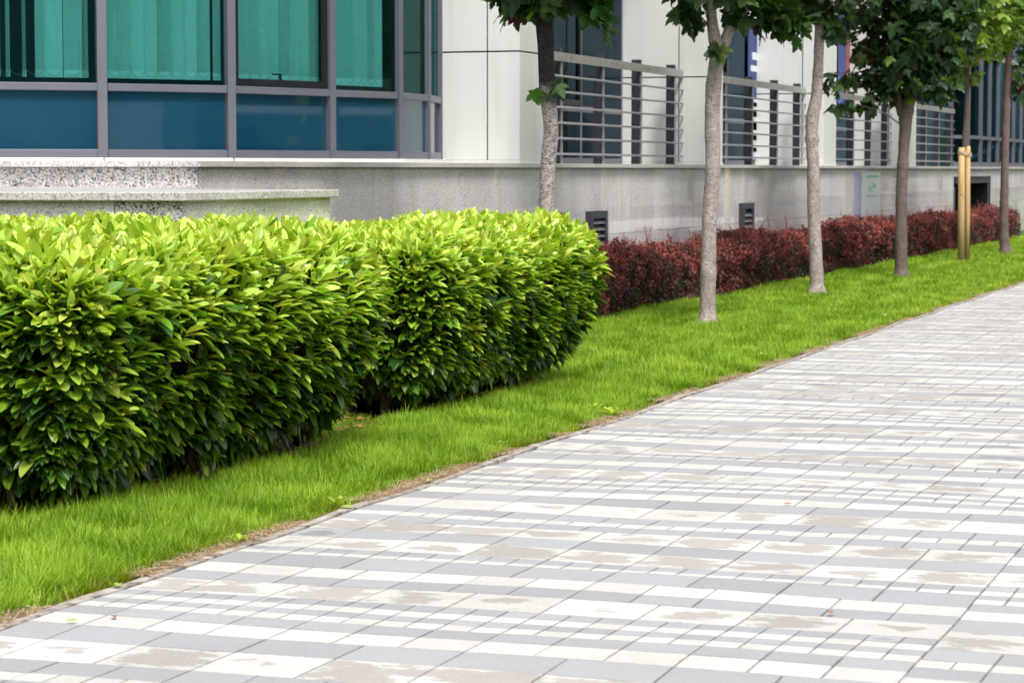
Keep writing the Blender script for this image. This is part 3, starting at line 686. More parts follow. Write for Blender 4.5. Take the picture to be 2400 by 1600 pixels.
# ------------------------------------------------------------------ laurel hedges
def laurel(name, x0, x1, y0, y1, z0, z1, dens, label, seed, rad=.36, stems=()):
    global rng; rng = np.random.default_rng(seed)
    e = empty(name, ((x0 + x1) / 2, (y0 + y1) / 2, 0), label, 'hedge', 'clipped laurel hedges along the lawn')
    C = np.array([(x0 + x1) / 2, (y0 + y1) / 2, (z0 + z1) / 2]); H = np.array([(x1 - x0) / 2, (y1 - y0) / 2, (z1 - z0) / 2])
    pts = []; nn = []
    for ax, sg in ((0, 1), (0, -1), (1, 1), (1, -1), (2, 1), (2, -1)):
        a, b_ = [q for q in range(3) if q != ax]; area = 4 * H[a] * H[b_]
        if ax == 2 and sg < 0: dn = dens * .25
        elif (ax, sg) in ((0, 1), (1, -1), (1, 1)): dn = dens * .84
        elif ax == 0 and sg < 0: dn = dens * .6
        else: dn = dens
        N = int(area * dn); P = np.zeros((N, 3)); P[:, ax] = sg * H[ax]; P[:, a] = rng.uniform(-H[a], H[a], N); P[:, b_] = rng.uniform(-H[b_], H[b_], N)
        pts.append(P)
    P = np.concatenate(pts)
    core = np.clip(P, -(H - rad), H - rad); N_ = nrm(P - core); P = core + N_ * rad
    # billowing of the clipped surface
    bl = np.array([noise.noise(Vector(p * 2.2 + seed)) for p in P]) * .09 + np.array([noise.noise(Vector(p * 6 + seed)) for p in P]) * .035
    P = P + N_ * bl[:, None]
    low_ = (P[:, 2] + H[2]) / (2 * H[2])
    P[:, 0] -= np.clip(N_[:, 0], 0, 1) * .42 * np.clip(.62 - low_, 0, 1); P[:, 1] -= N_[:, 1] * np.where(N_[:, 1] > 0, 1.0, .1) * np.clip(.5 - low_, 0, 1)
    n = len(P); up = np.array([0, 0, 1.0])
    axis = nrm(N_ * 1.0 + up * .42 + rand_unit(n) * .40)
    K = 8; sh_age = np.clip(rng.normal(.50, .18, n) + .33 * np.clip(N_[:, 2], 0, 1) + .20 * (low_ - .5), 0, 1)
    base = P + C; Ms = []; Ts = []; AG = []; HU = []
    ref = nrm(np.cross(axis, rand_unit(n)))
    bi = np.cross(axis, ref); ph0 = rng.uniform(0, 6.28, n)
    for k in range(K):
        t = k / (K - 1)                 # 0 = youngest, at the shoot tip
        ph = ph0 + k * 2.4 + rng.normal(0, .25, n)
        opening = np.radians(14 + 52 * t ** .8 + rng.normal(0, 10, n))
        rad_d = ref * np.cos(ph)[:, None] + bi * np.sin(ph)[:, None]
        l = axis * np.cos(opening)[:, None] + rad_d * np.sin(opening)[:, None]
        l = l + up * (-.38 * t) * (1 - .6 * np.clip(N_[:, 2:3], 0, 1)) + rand_unit(n) * .08
        side = 1 - np.clip(N_[:, 2:3], 0, 1)
        l[:, 2:3] *= 1 - .45 * side; l[:, 2:3] += side * (.10 - .42 * (1 - low_[:, None]) * (.5 + t))
        nr = (axis * np.sin(opening)[:, None] - rad_d * np.cos(opening)[:, None]) * (1 - .55 * side) + up * (.35 + .85 * side) + rand_unit(n) * .16
        ln = (.094 + .062 * min(1, t * 1.8)) * rng.uniform(.72, 1.25, n)
        Ms.append(frames(l, nr, ln, ln * rng.uniform(.68, .95, n)))
        Ts.append(base - axis * (.02 + .12 * t) + rad_d * .004)
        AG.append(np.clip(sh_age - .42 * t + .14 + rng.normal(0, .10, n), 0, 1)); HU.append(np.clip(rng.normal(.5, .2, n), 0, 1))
    M = np.concatenate(Ms); T = np.concatenate(Ts); AG = np.concatenate(AG); HU = np.concatenate(HU)
    keep = rng.uniform(size=len(T)) > .06
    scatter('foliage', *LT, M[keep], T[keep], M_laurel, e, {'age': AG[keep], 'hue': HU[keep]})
    # dark box stands in for the inner shade, with woody stems below
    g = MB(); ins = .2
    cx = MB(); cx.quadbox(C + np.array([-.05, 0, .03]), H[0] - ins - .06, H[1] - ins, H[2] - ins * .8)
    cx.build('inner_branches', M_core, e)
    r2 = random.Random(seed); 
    for i in range(26):
        bx = r2.uniform(x0 + .2, x1 - .22) if i > 12 else x1 - .5 - r2.random() * .12; by = r2.uniform(y0 + .18, y1 - .2)
        p = Vector((bx, by, -.02)); pts_ = [p]; 
        for j in range(4): p = p + Vector((r2.uniform(-.06, .06), r2.uniform(-.06, .06), .14)); pts_.append(p)
        g = MB(); g.tube(pts_, [.024 - .003 * j for j in range(5)], 7); g.build('stem', M_twig, e, True)
    for i in range(8):
        bx = r2.uniform(x0 + .3, x1 - .5); p = Vector((bx, y0 + .24, -.02)); pts_ = [p]
        for j in range(4): p = p + Vector((r2.uniform(-.05, .05), r2.uniform(-.05, .05), .14)); pts_.append(p)
        g = MB(); g.tube(pts_, [.026 - .003 * j for j in range(5)], 7); g.build('stem', M_twig, e, True)
    return e
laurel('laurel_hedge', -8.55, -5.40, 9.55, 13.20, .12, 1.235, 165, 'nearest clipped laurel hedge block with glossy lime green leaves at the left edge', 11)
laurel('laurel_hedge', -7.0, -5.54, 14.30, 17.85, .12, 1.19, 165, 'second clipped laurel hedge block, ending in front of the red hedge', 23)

# ------------------------------------------------------------------ red barberry hedge
def barberry():
    global rng; rng = np.random.default_rng(5)
    x0, x1, y0, y1, h = -8.75, -7.92, 18.3, wallY(2396, 7.9), .62
    e = empty('barberry_hedge', ((x0 + x1) / 2, (y0 + y1) / 2, 0), 'long low dark red barberry hedge at the foot of the granite plinth', 'hedge')
    P = []; Nn = []
    L = y1 - y0
    def add(n, fn, nv):
        q = fn(n); P.append(q); Nn.append(np.tile(np.array(nv, float), (n, 1)))
    near = lambda n: y0 + L * rng.beta(1.0, 1.5, n)
    add(64000, lambda n: np.stack([np.full(n, x1) , near(n), h * rng.uniform(.02, 1, n)], 1), (1, 0, .2))
    add(44000, lambda n: np.stack([rng.uniform(x0, x1, n), near(n), np.full(n, h)], 1), (0, 0, 1))
    add(3000, lambda n: np.stack([rng.uniform(x0, x1, n), np.full(n, y0), h * rng.uniform(.02, 1, n)], 1), (0, -1, .2))
    add(1500, lambda n: np.stack([rng.uniform(x0, x1, n), np.full(n, y1), h * rng.uniform(.02, 1, n)], 1), (0, 1, .2))
    add(6000, lambda n: np.stack([np.full(n, x0), near(n), h * rng.uniform(.02, 1, n)], 1), (-1, 0, .2))
    P = np.concatenate(P); Nn = nrm(np.concatenate(Nn))
    # round the shoulders and let the surface billow
    sh = np.clip((P[:, 2] - h + .18) / .18, 0, 1); P[:, 0] += np.where(P[:, 0] > x1 - .2, -.12 * sh ** 2, 0)
    bl = np.array([noise.noise(Vector(p * 1.7)) * .13 + noise.noise(Vector(p * 5.0)) * .13 + noise.noise(Vector(p * 13)) * .06 for p in P])
    P = P + Nn * bl[:, None] - Nn * (rng.random(len(P)) ** 2 * .09)[:, None]
    P[:, 2] += .05 * np.sin(P[:, 1] * .8)*(P[:,2]/h)
    # each point carries a spray of leaves
    T = np.concatenate([P, P + rng.normal(0, .012, P.shape)]); n = len(T); N2 = np.concatenate([Nn, Nn])
    l = nrm(N2 * .5 + np.array([0, 0, .4]) + rand_unit(n) * .9); nr = nrm(N2 * .6 + np.array([0, 0, .5]) + rand_unit(n) * .7)
    ln = rng.uniform(.020, .042, n) * (1 + .25 * (T[:, 1] > 38))
    tv = [(0, 0, 0), (.3, .55, .06), (0, 1, -.05), (-.3, .55, .06)]; tf = [(0, 1, 2, 3)]; tu = [(0.5, 0), (1, .5), (.5, 1), (0, .5)]
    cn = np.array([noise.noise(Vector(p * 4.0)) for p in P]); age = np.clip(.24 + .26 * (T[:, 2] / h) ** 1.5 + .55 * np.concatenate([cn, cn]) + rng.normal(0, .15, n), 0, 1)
    # protruding shoots
    g = MB(); r3 = random.Random(3); ext = []; exa = []
    spikes = [(1312 + 200, .30), (1712, .33), (1995, .3), (2040, .28), (2078, .26)]
    ylist = [wallY(px, 8.3) for px, _ in spikes]; hl = [q for _, q in spikes]
    for i in range(520):
        yl = y0 + L * r3.random() ** 1.2; ylist.append(yl); hl.append(abs(r3.gauss(.0, .085)) + .05)
    for yl, hh in zip(ylist, hl):
        p = Vector((r3.uniform(x0 + .05, x1 - .06), yl, h - .06)); top = p + Vector((r3.uniform(-.3, .3) * hh, r3.uniform(-.4, .4) * hh, hh + .06))
        g.tube([p, p.lerp(top, .5) + Vector((.008, 0, 0)), top], [.0035, .003, .0015], 4)
        m = int(hh * 130)
        for j in range(m):
            ext.append(p.lerp(top, .2 + .8 * j / max(1, m))); exa.append(.75 + .2 * r3.random())
    ext = np.array([tuple(q) for q in ext]); ne = len(ext)
    l2 = nrm(rand_unit(ne) + np.array([0, 0, .5])); n2 = rand_unit(ne)
    M = np.concatenate([frames(l, nr, ln, ln), frames(l2, n2, np.full(ne, .02), np.full(ne, .02))])
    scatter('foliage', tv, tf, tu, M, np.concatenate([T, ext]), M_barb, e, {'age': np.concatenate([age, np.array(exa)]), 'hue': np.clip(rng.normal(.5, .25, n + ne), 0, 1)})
    g.build('shoots', M_redtwig, e)
    c = MB(); 
    yq = y0 + .12
    while yq < y1 - .1:
        c.box(x0 + .12, x1 - .14, yq, min(yq + 1.2, y1 - .1), -.03, h - .13 + .05 * math.sin(yq * .8)); yq += 1.203
    c.build('inner_branches', simple('barberry_core', (.016, .008, .008), .95), e)  # near-black boxes standing in for the shade inside the hedge
barberry()

# ------------------------------------------------------------------ trees
def crown_leaves(e, spots, size, seed, ages, M_=None, droop=.35):
    """spots: list of (centre, radius xyz, count)"""
    global rng; rng = np.random.default_rng(seed)
    T = []
    for c, r, n in spots:
        u = rand_unit(n) * (rng.uniform(0.12, 1, (n, 1)) ** .45); T.append(np.array(c) + u * np.array(r))
    T = np.concatenate(T); n = len(T)
    cc = np.array(spots[0][0]); outw = nrm((T - cc) * np.array([1, 1, .3]))
    l = nrm(outw * .6 + rand_unit(n) * .75 + np.array([0, 0, -droop])); nr = nrm(np.array([0, 0, 1.0]) + rand_unit(n) * .55 + outw * .45)
    ln = size * rng.uniform(.75, 1.4, n)
    age = np.clip(rng.normal(ages[0], ages[1], n), .21, 1); red = rng.random(n) < ages[2]; age[red] = rng.uniform(0, .1, red.sum())
    scatter('leaves', *MT, frames(l, nr, ln, ln * .92), T, M_ or M_maple, e, {'age': age, 'hue': np.clip(rng.normal(.5, .22, n), 0, 1)})
    return T
def branch_set(g, roots, targets, r0=.02, rnd=None):
    rnd = rnd or random
    for t in targets:
        t = Vector(t); b = min(roots, key=lambda q: (q - t).length + abs(q.z - (t.z - .5)) * .6)
        m = b.lerp(t, .5) + Vector((rnd.uniform(-.08, .08), rnd.uniform(-.08, .08), rnd.uniform(0, .1)))
        g.tube([b, m, t], [r0, r0 * .6, r0 * .2], 5)
def tree(px_pts, d, label, seed, barkm, spots_px, size, ages, forks=(), extra=(), toph=5.2, name='maple_tree', sizes=None, flare=1.45, group='young maple trees in the lawn'):
    """px_pts: (px, py, trunk width px) up the stem as seen in the photo, all at forward distance d"""
    rnd = random.Random(seed); sc = d / F
    base = atd(px_pts[0][0], px_pts[0][1], d)
    e = empty(name, (base.x, base.y, 0), label, 'tree', group)
    def path(pp, dpt=0.0):
        pts = []; rad = []
        for i, (x, y, w_) in enumerate(pp):
            p = atd(x, y, d + dpt * i); pts.append(p); rad.append(w_ * sc / 2)
        # resample smoothly
        P2 = []; R2 = []
        for i in range(len(pts) - 1):
            p0 = pts[max(i - 1, 0)]; p1 = pts[i]; p2 = pts[i + 1]; p3 = pts[min(i + 2, len(pts) - 1)]
            ns = max(3, int((p2 - p1).length / .05))
            for k in range(ns):
                t = k / ns
                q = .5 * ((2 * p1) + (-p0 + p2) * t + (2 * p0 - 5 * p1 + 4 * p2 - p3) * t * t + (-p0 + 3 * p1 - 3 * p2 + p3) * t ** 3)
                P2.append(q); R2.append((rad[i] * (1 - t) + rad[i + 1] * t) * (1 + .05 * noise.noise(q * 5 + Vector((seed, 0, 0)))))
        P2.append(pts[-1]); R2.append(rad[-1]); return P2, R2
    P, Rr = path(px_pts); knots = [(rnd.uniform(.3, 2.9), rnd.uniform(.06, .16)) for _ in range(5)]
    if P[0].z > -.03:
        dz = P[0].z + .06; P.insert(0, P[0] - Vector((0, 0, dz))); Rr.insert(0, Rr[0])
    for i, p in enumerate(P):
        for zk, ak in knots: Rr[i] *= 1 + ak * math.exp(-((p.z - zk) / .035) ** 2)
        if p.z < .12: Rr[i] *= 1 + (flare - 1) * (.12 - max(p.z, 0)) / .12
    g = MB(); g.tube(P, Rr, 16, .09)
    g.build('trunk', barkm, e, True)
    br = MB(); roots = [p for p in P if p.z > 2.2]
    top = P[-1]; t2 = top + Vector((rnd.uniform(-.1, .1), rnd.uniform(-.1, .1), toph - top.z)); 
    mid = [top.lerp(t2, k / 6) + Vector((rnd.uniform(-.05, .05), rnd.uniform(-.05, .05), 0)) for k in range(1, 7)]
    br.tube([top] + mid, [Rr[-1] * (1 - .13 * k) for k in range(7)], 9, .1); roots += mid
    for fk in forks:
        Pf, Rf = path(fk, .03); br.tube(Pf, Rf, 10, .12); last = Pf[-1]
        up_ = [last + Vector((rnd.uniform(-.1, .1) + (Pf[-1] - Pf[-3]).x * k * 3, rnd.uniform(-.1, .1), .45 * k)) for k in range(1, 5)]
        br.tube([last] + up_, [Rf[-1] * (1 - .2 * k) for k in range(5)], 7); roots += Pf[len(Pf) // 2:] + up_
    spots = []
    for (x, y, rx, rz, n) in spots_px:
        c = atd(x, y, d); spots.append((tuple(c), (rx * sc, rx * sc, rz * sc), n))
    for ex in extra: spots.append(ex)
    big = ((base.x, base.y, toph - .7), (1.4, 1.4, 1.2), 1500); spots.insert(0, big)
    T = crown_leaves(e, spots, size, seed, ages)
    idx = np.random.default_rng(seed).choice(len(T), size=min(90, len(T)), replace=False)
    branch_set(br, roots, [T[i] for i in idx], .013, rnd)
    br.build('branches', barkm, e, True)
    return e
tree([(1286, 850, 38), (1283, 700, 35), (1281, 514, 34), (1284, 400, 35), (1291, 300, 36), (1284, 230, 37), (1280, 150, 38), (1276, 60, 40), (1262, 10, 46)], 20.7,
     'first maple tree, behind the green hedge, with dark upper bark and pale speckled bark below', 31, M_bark1, [(1212, 2, 52, 34, 20), (1280, -40, 110, 36, 40), (1300, 4, 62, 24, 16), (1392, 6, 38, 40, 18), (1425, 60, 14, 30, 3)], .185, (.42, .20, .08), toph=5.0,
     extra=[(tuple(atd(1255, 213, 20.55)), (.02, .02, .02), 1), (tuple(atd(1322, 195, 20.55)), (.07, .04, .04), 2)])
tree([(1658, 757, 38), (1660, 650, 36), (1663, 520, 34), (1670, 400, 34), (1669, 300, 36), (1672, 200, 36), (1681, 130, 34), (1676, 95, 30), (1668, 40, 24), (1666, -40, 20)], 25.3,
     'second maple tree with a pale grey trunk that forks below the leaves', 32, M_bark, [(1608, 14, 34, 44, 26), (1622, 40, 22, 25, 8), (1770, 15, 70, 50, 60), (1830, 40, 60, 40, 40), (1868, 60, 30, 30, 10), (1735, 30, 30, 35, 12), (1700, -30, 140, 50, 60)], .175, (.40, .17, .02),
     forks=[[(1684, 150, 27), (1697, 105, 27), (1712, 60, 26), (1722, 0, 24)]], extra=[(tuple(atd(1676, 108, 25.1)), (.09, .05, .05), 7)], toph=5.4)
tree([(1915, 688, 34), (1912, 600, 31), (1907, 500, 30), (1906, 400, 29), (1903, 330, 28), (1904, 278, 31), (1913, 230, 26), (1918, 150, 24), (1921, 60, 23), (1922, -30, 22)], 31.3,
     'third maple tree with a smooth pale trunk bending near its middle', 33, M_bark, [(1960, 40, 45, 50, 50), (1890, 5, 60, 40, 45), (1950, -20, 110, 50, 60), (1850, 20, 40, 35, 20)], .175, (.38, .17, .02), toph=5.8)
tree([(2113, 648, 32), (2112, 560, 28), (2113, 450, 26), (2118, 350, 26), (2122, 300, 28), (2124, 262, 34), (2138, 215, 24), (2152, 150, 22), (2160, 60, 18)], 36.2,
     'fourth maple tree with a dark brown trunk and a dense dark crown hanging low', 34, M_bark_mid, [(2110, 80, 125, 110, 380), (2180, 60, 110, 110, 260), (2120, 170, 90, 70, 150), (2050, 150, 60, 60, 70), (1975, 190, 45, 28, 26), (1985, 250, 40, 14, 14), (2060, 215, 45, 50, 40), (2200, 180, 45, 60, 50), (2140, -20, 200, 80, 240), (2250, 60, 50, 70, 60)], .17, (.30, .22, .01),
     forks=[[(2116, 268, 24), (2102, 225, 20), (2092, 170, 16), (2088, 90, 12)]], toph=6.0)
tree([(2356, 592, 24), (2353, 540, 21), (2354, 450, 19), (2356, 350, 18), (2359, 250, 18), (2362, 180, 17), (2365, 100, 15), (2364, 20, 13)], 46.4,
     'farthest maple tree, at the right edge beyond the wooden stakes', 36, M_bark_mid, [(2340, 40, 60, 70, 110), (2385, 60, 50, 80, 100), (2395, 170, 30, 70, 60), (2320, 90, 40, 40, 40), (2380, -30, 110, 60, 120)], .17, (.47, .24, .03), toph=6.4)
# staked sapling: thin stem and yellow green leaves
tree([(2259, 607, 13), (2259, 420, 12), (2261, 345, 12), (2264, 280, 11), (2268, 205, 9), (2270, 130, 7), (2272, 60, 6)], 43.6,
     'thin staked sapling with yellow green leaves rising from two wooden stakes', 35, M_bark_mid, [(2268, 175, 34, 22, 26), (2285, 110, 40, 35, 34), (2235, 180, 26, 20, 14), (2260, 40, 60, 60, 60)], .15, (.85, .12, .03),
     forks=[[(2266, 215, 5), (2280, 190, 4), (2288, 150, 3), (2292, 110, 3)]], toph=5.4, flare=1.0, name='staked_sapling', group=None)

# stakes and tie
sb = ground(2254, 612); 
st_pts = [(2252, 611, 'thicker wooden tree stake at the left of the pair', 15.5, 346), (2267, 610, 'thinner wooden tree stake at the right of the pair', 11.5, 343)]
for px, py, lb, wpx, topy in st_pts:
    b = ground(px, py); dd = b.dot(FW); sc = dd / F; t = atd(px + 2, topy, dd)
    g = MB(); g.tube([b - Vector((0, 0, .1)), b.lerp(t, .5), t - Vector((0, 0, .01)), t], [wpx * sc / 2, wpx * sc / 2, wpx * sc / 2, wpx * sc / 2 - .008], 16)
    o = g.build('wooden_stake', M_wood, None, True); tag(o, lb, 'stake', 'wooden stakes of the sapling')
tie = MB(); c0_ = atd(2254, 362, 42.3); c1_ = atd(2269, 366, 42.3)
for (c, r) in ((c0_, .066), (c1_, .052)):
    for k in range(3): 
        tie.tube([c + Vector((math.cos(a) * r, math.sin(a) * r, .02 * k + .012 * math.sin(a * 2))) for a in np.linspace(0, 6.28, 17)], .012, 6)
tie.bar(c0_ + Vector((.02, -.06, .02)), c1_ + Vector((0, -.05, 0)), .03, .05)
tag(tie.build('tree_tie', simple('tie_fabric', (.42, .30, .2), .9), None, True), 'brown tie bound round the tops of the two wooden stakes', 'tree tie')

# ------------------------------------------------------------------ grass
def grass():
    global rng; rng = np.random.default_rng(77)
    pts = []; wd = []; ht = []
    def patch(n, ya, yb, pmax, wdt, h, beta=1.0):
        y = rng.uniform(ya, yb, n); e = edge(y) + .10
        p = e + (pmax - e) * rng.uniform(0, 1, n) ** beta; pts.append(np.stack([-p, y], 1)); wd.append(np.full(n, wdt)); ht.append(np.full(n, h))
    patch(70000, 5.6, 10.4, 7.2, .0045, .095); patch(85000, 8, 13.5, 5.72, .0042, .088); patch(75000, 13.2, 17.8, 5.85, .005, .085)
    patch(30000, 12.8, 14.6, 6.8, .005, .06)
    patch(110000, 17.3, 27, 8.05, .0065, .08); patch(110000, 26.5, 42, 8.05, .0085, .075); patch(70000, 42, 68, 8.0, .014, .08)
    P = np.concatenate(pts); W = np.concatenate(wd); H = np.concatenate(ht)
    # ragged, worn fringe at the edging strip
    e = edge(P[:, 1]) + .10; dist = -P[:, 0] - e
    rag = np.array([noise.noise(Vector((y * 1.1, 3.1, 0))) * .10 + noise.noise(Vector((y * 6, 1.1, 0))) * .05 + .025 for y in P[:, 1]])
    keep = dist > rag * rng.uniform(.4, 1.1, len(P)); P, W, H, dist, rag = P[keep], W[keep], H[keep], dist[keep], rag[keep]
    # keep the ground under the laurel blocks bare
    ub = ((P[:, 0] < -5.78) & (P[:, 1] > 9.85) & (P[:, 1] < 13.1)) | ((P[:, 0] < -5.82) & (P[:, 1] > 14.4) & (P[:, 1] < 17.4)) | ((P[:, 0] < -6.9) & (P[:, 1] > 13.4) & (P[:, 1] < 16.4))
    P, W, H, dist, rag = P[~ub], W[~ub], H[~ub], dist[~ub], rag[~ub]
    n = len(P)
    cl = np.array([noise.noise(Vector((x * 3, y * 3, 5))) for x, y in P]); c2 = np.array([noise.noise(Vector((x * 11, y * 11, 9))) for x, y in P])
    h = H * np.clip(1 + .5 * cl + .5 * c2 + rng.normal(0, .25, n), .3, 2.2) * np.clip(.45 + dist * 3.0, .45, 1)
    az = rng.uniform(0, 6.28, n) + 2.5 * cl
    lean = np.stack([np.cos(az), np.sin(az), np.zeros(n)], 1) * rng.uniform(.15, .75, n)[:, None] + np.stack([c2 * .9, cl * .9, np.zeros(n)], 1)
    up = np.tile(np.array([0, 0, 1.0]), (n, 1)); l = nrm(up + lean); nr = -nrm(lean + rand_unit(n) * .15) + up * .15
    tv = [(-.5, 0, 0), (.5, 0, 0), (-.42, .5, -.04), (.42, .5, -.04), (0, 1, -.24)]; tf = [(0, 1, 3, 2), (2, 3, 4)]; tu = [(0, 0), (1, 0), (0, .5), (1, .5), (.5, 1)]
    age = np.clip(.60 + .30 * cl + rng.normal(0, .2, n), .22, 1)
    dry = rng.random(n) < np.clip(.55 - dist * 4.5, .012, .6); age[dry] = rng.uniform(0, .18, dry.sum())
    T = np.column_stack([P, np.full(n, -.035) + .012 * np.sin(P[:, 0] * 2 + P[:, 1] * 1.3)])
    o = scatter('grass', tv, tf, tu, frames(l, nr, h, W * rng.uniform(.7, 1.3, n)), T, M_grass, None, {'age': age, 'hue': np.clip(rng.normal(.5, .2, n), 0, 1)})
    tag(o, 'bright green lawn grass between paved path and hedges', 'grass', kind='stuff')
    # dead stalks and litter along the edging
    n = 22000; y = 6 + 34 * rng.beta(1, 1.8, n); d_ = np.abs(rng.normal(0, .055, n)) - .02; msk = np.array([noise.noise(Vector((q * 1.3, 8, 0))) for q in y]) > -.02
    y = y[msk]; d_ = d_[msk]; n = len(y); T = np.column_stack([-(edge(y) + .07 + d_), y, np.full(n, .004)])
    az = rng.uniform(0, 6.28, n); l = np.stack([np.cos(az), np.sin(az), rng.uniform(-.05, .35, n)], 1); nr = np.tile(np.array([0, 0, 1.0]), (n, 1)) + rand_unit(n) * .3
    o = scatter('dry_grass', tv, tf, tu, frames(l, nr, rng.uniform(.03, .09, n), rng.uniform(.002, .005, n)), T, M_straw, None, {'age': rng.uniform(0, 1, n), 'hue': rng.uniform(.3, .8, n)})
    tag(o, 'dry straw coloured grass along the edging kerb', 'dry grass', kind='stuff')
    # litter under the hedges
    n = 1300; X = np.concatenate([rng.uniform(-7.6, -5.66, n // 2), rng.uniform(-6.9, -5.74, n - n // 2)]); Yy = np.concatenate([rng.uniform(10.3, 12.9, n // 2), rng.uniform(13.6, 17.2, n - n // 2)])
    T = np.column_stack([X, Yy, np.full(n, .008)]); az = rng.uniform(0, 6.28, n); l = np.stack([np.cos(az), np.sin(az), rng.uniform(-.1, .2, n)], 1); nr = np.array([0, 0, 1.0]) + rand_unit(n) * .4
    ln = rng.uniform(.04, .09, n)
    o = scatter('leaf_litter', *LT, frames(l, nr, ln, ln), T, M_litter, None, {'age': rng.uniform(0, .6, n), 'hue': rng.uniform(0, 1, n)}); tag(o, 'brown fallen leaves on the soil under the green hedges', 'leaf litter', kind='stuff')
grass()
# single leaves lying on the paving
fl = [(270, 1447, 'brown curled leaf lying on grey paver near the lower left kerb', .2), (153, 1455, 'green leaf sliver lying on the paving near the lower left corner', .9), (280, 1366, 'pale green leaf lying in the dry grass by the kerb', .95), (1954, 1432, 'small brown leaf lying on a tan paver at lower right', .3),
      (357, 1345, 'rust red dead leaf lying at the kerb near the lower left', .05), (795, 1187, 'yellow green leaf on the kerb below the first hedge', .95), (1000, 1128, 'pale leaf lying on the edge of the paving below the hedge gap', .9), (1425, 988, 'long pale green leaf lying on the kerb below the second hedge', .9), (1773, 878, 'yellowish leaf lying on the paving by the far kerb', .9), (1835, 1180, 'tiny dry leaf in the middle of the paving', .4)]
for i, (px, py, lb, ag) in enumerate(fl):
    p = ground(px, py, .012); a = random.uniform(0, 6.28)
    l = np.array([[math.cos(a), math.sin(a), .12]]); nr = np.array([[.1, -.2, 1.0]]); ln = np.array([.075 if i in (2, 5, 6, 7) else .045])
    o = scatter('fallen_leaf', *LT, frames(l, nr, ln, ln), np.array([[p.x, p.y, .012]]), M_litter, None, {'age': np.array([ag]), 'hue': np.array([.6])})
    tag(o, lb, 'leaf', 'single leaves lying on the paving')

for i, (px, py, sz_) in enumerate([(1395, 962, .10), (1432, 975, .12), (790, 1183, .08), (1790, 838, .09), (2385, 655, .12), (560, 1270, .07), (1168, 1047, .07), (2075, 745, .1)]):
    p = ground(px, py, 0); m_ = 7; az = np.arange(m_) * 2.4 + i; l = np.stack([np.cos(az), np.sin(az), np.linspace(.25, 1.3, m_)], 1); nr = np.array([0, 0, 1.0]) - .3 * l; ln = sz_ * np.linspace(1, .7, m_)
    o = scatter('weed', *LT, frames(l, nr, ln, ln), np.tile(np.array([[p.x, p.y, .0]]), (m_, 1)), M_laurel, None, {'age': np.linspace(.55, .8, m_), 'hue': np.full(m_, .5)})
    tag(o, 'small broad leafed weed growing at the edge of the lawn by the kerb', 'weed', 'weeds along the kerb')

# ------------------------------------------------------------------ the other side of the road (seen only as reflections)
def street_tree(x, y, h, seed, label):
    global rng; rng = np.random.default_rng(seed); e = empty('street_tree', (x, y, 0), label, 'tree', 'street trees across the road')
    g = MB(); g.tube([(x, y, -.1), (x + .1, y, h * .3), (x, y + .1, h * .75)], [.2, .16, .06], 10, .1); g.build('trunk', M_bark_mid, e, True)
    n = 3600; u = rand_unit(n) * rng.uniform(.2, 1, (n, 1)) ** .5; b_ = np.array([noise.noise(Vector(q * 2.5 + seed)) for q in u])
    T = np.array([x, y, h * .62]) + u * np.array([3.6, 4.2, h * .46]) * (1 + .5 * b_[:, None]); l = rand_unit(n); nr = nrm(rand_unit(n) * .7 + np.array([0, 0, 1.0])); ln = rng.uniform(.4, .7, n)
    tv = [(0, 0, 0), (.4, .4, .05), (.1, 1, -.1), (-.4, .5, .05)]
    scatter('leaves', tv, [(0, 1, 2, 3)], [(0, 0)] * 4, frames(l, nr, ln, ln), T, M_maple, e, {'age': np.clip(rng.normal(.8, .2, n), .2, 1), 'hue': rng.uniform(0, 1, n)})
tn = 0
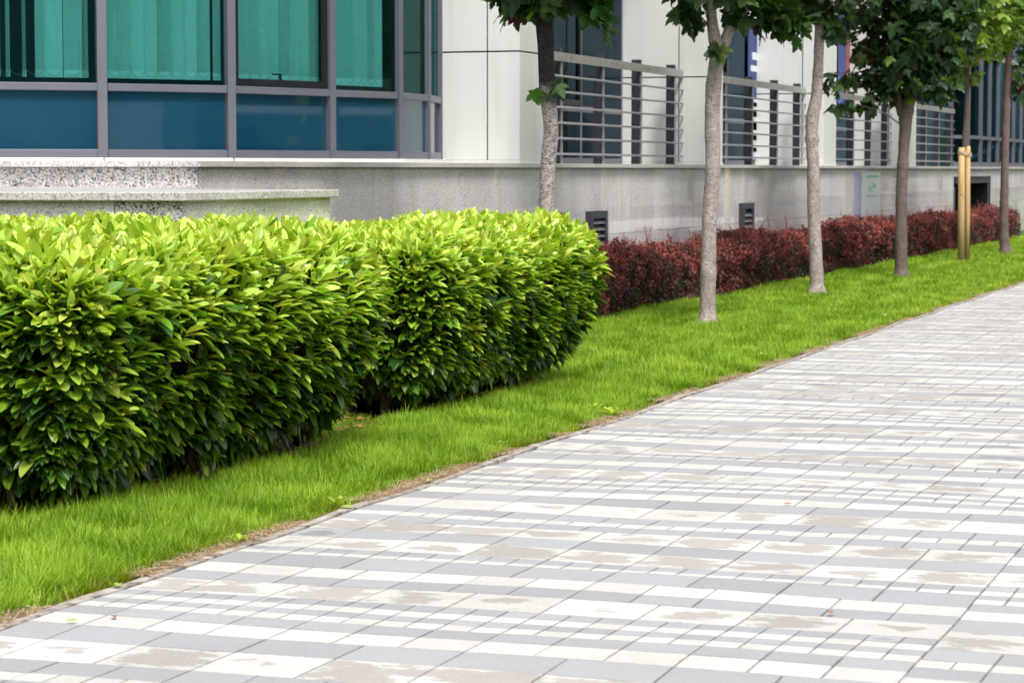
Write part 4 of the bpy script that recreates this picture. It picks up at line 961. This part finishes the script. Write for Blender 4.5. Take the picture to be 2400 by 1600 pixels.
for (x, y, h) in ((22, 19, 10), (22, 47, 10), (21, 76, 11), (22, 109, 11), (21, 131, 11), (22, 150, 12), (22, 187, 12), (21, 224, 12), (22, 262, 12), (22, 306, 13), (16, 12, 8), (15, 26, 9), (16.5, 40, 8), (15.5, 55, 9), (16, 68, 8), (15, 84, 10), (16.5, 100, 9), (15, 120, 10), (16, 142, 9), (15, 160, 10), (16, 178, 10), (15, 196, 11), (16, 214, 10), (15, 233, 11), (16, 252, 10), (15, 272, 11), (16, 294, 11), (15, 318, 11), (16, 345, 12), (-3, -14, 8), (3, -20, 9), (-9, -18, 9), (-15, -14, 8), (9, -12, 8)):
    tn += 1; street_tree(x, y, h, 200 + tn, 'leafy street tree standing along the road across from the office building')
bs = empty('bus_shelter', (8, 32, 0), 'white roofed bus shelter across the road', 'bus shelter')  # added out of view so the bay panes mirror something white
g = MB(); g.box(6.6, 8.4, 28, 37, 3.05, 3.25); g.box(6.6, 8.4, 28, 37, 2.6, 2.72); g.build('roof', M_white, bs)  # roof, posts and back of the added shelter, only for the reflections
for y in (28.3, 31.2, 34.1, 36.8): g = MB(); g.box(8.2, 8.32, y, y + .12, -.15, 3.04); g.build('post', M_post, bs)
g = MB(); g.box(8.33, 8.38, 28.3, 36.9, .3, 1.1); g.build('back_panel', M_white, bs)
ks = empty('news_kiosk', (8, 15, 0), 'pale kiosk with dark corner posts across the path', 'kiosk')  # added out of view to give the spandrels a pale shape to reflect
g = MB(); g.box(7.0, 9.0, 13.6, 15.2, -.15, 2.75); g.build('wall', simple('kiosk_wall', (.66, .66, .64), .6), ks)
for y in (13.3, 15.3, 16.6, 18.0): g = MB(); g.box(6.7, 6.85, y, y + .14, -.15, 2.9); g.build('post', M_post, ks)  # posts and canopy of the added kiosk, only for the reflections
g = MB(); g.box(6.6, 9.1, 13.2, 18.3, 2.901, 3.0); g.build('canopy', M_post, ks)
ob = empty('apartment_block', (32, 60, 0), 'long pale building across the road', 'building')
g = MB(); g.box(28, 40, -40, 420, -.2, 13); g.build('wall', simple('pale_render', (.13, .14, .14), .8), ob)
g = MB()
for z in (1.2, 4.4, 7.6, 10.6):
    y = -36
    while y < 416: g.box(27.96, 28.0, y, y + 2.0, z, z + 1.7); y += 4.2
g.build('window', M_span, ob)
lw = MB(); lw.box(19.2, 19.5, -60, 420, -.1, .9); tag(lw.build('garden_wall', M_white), 'low white garden wall along the far pavement', 'wall')
print('built', len(bpy.data.objects))
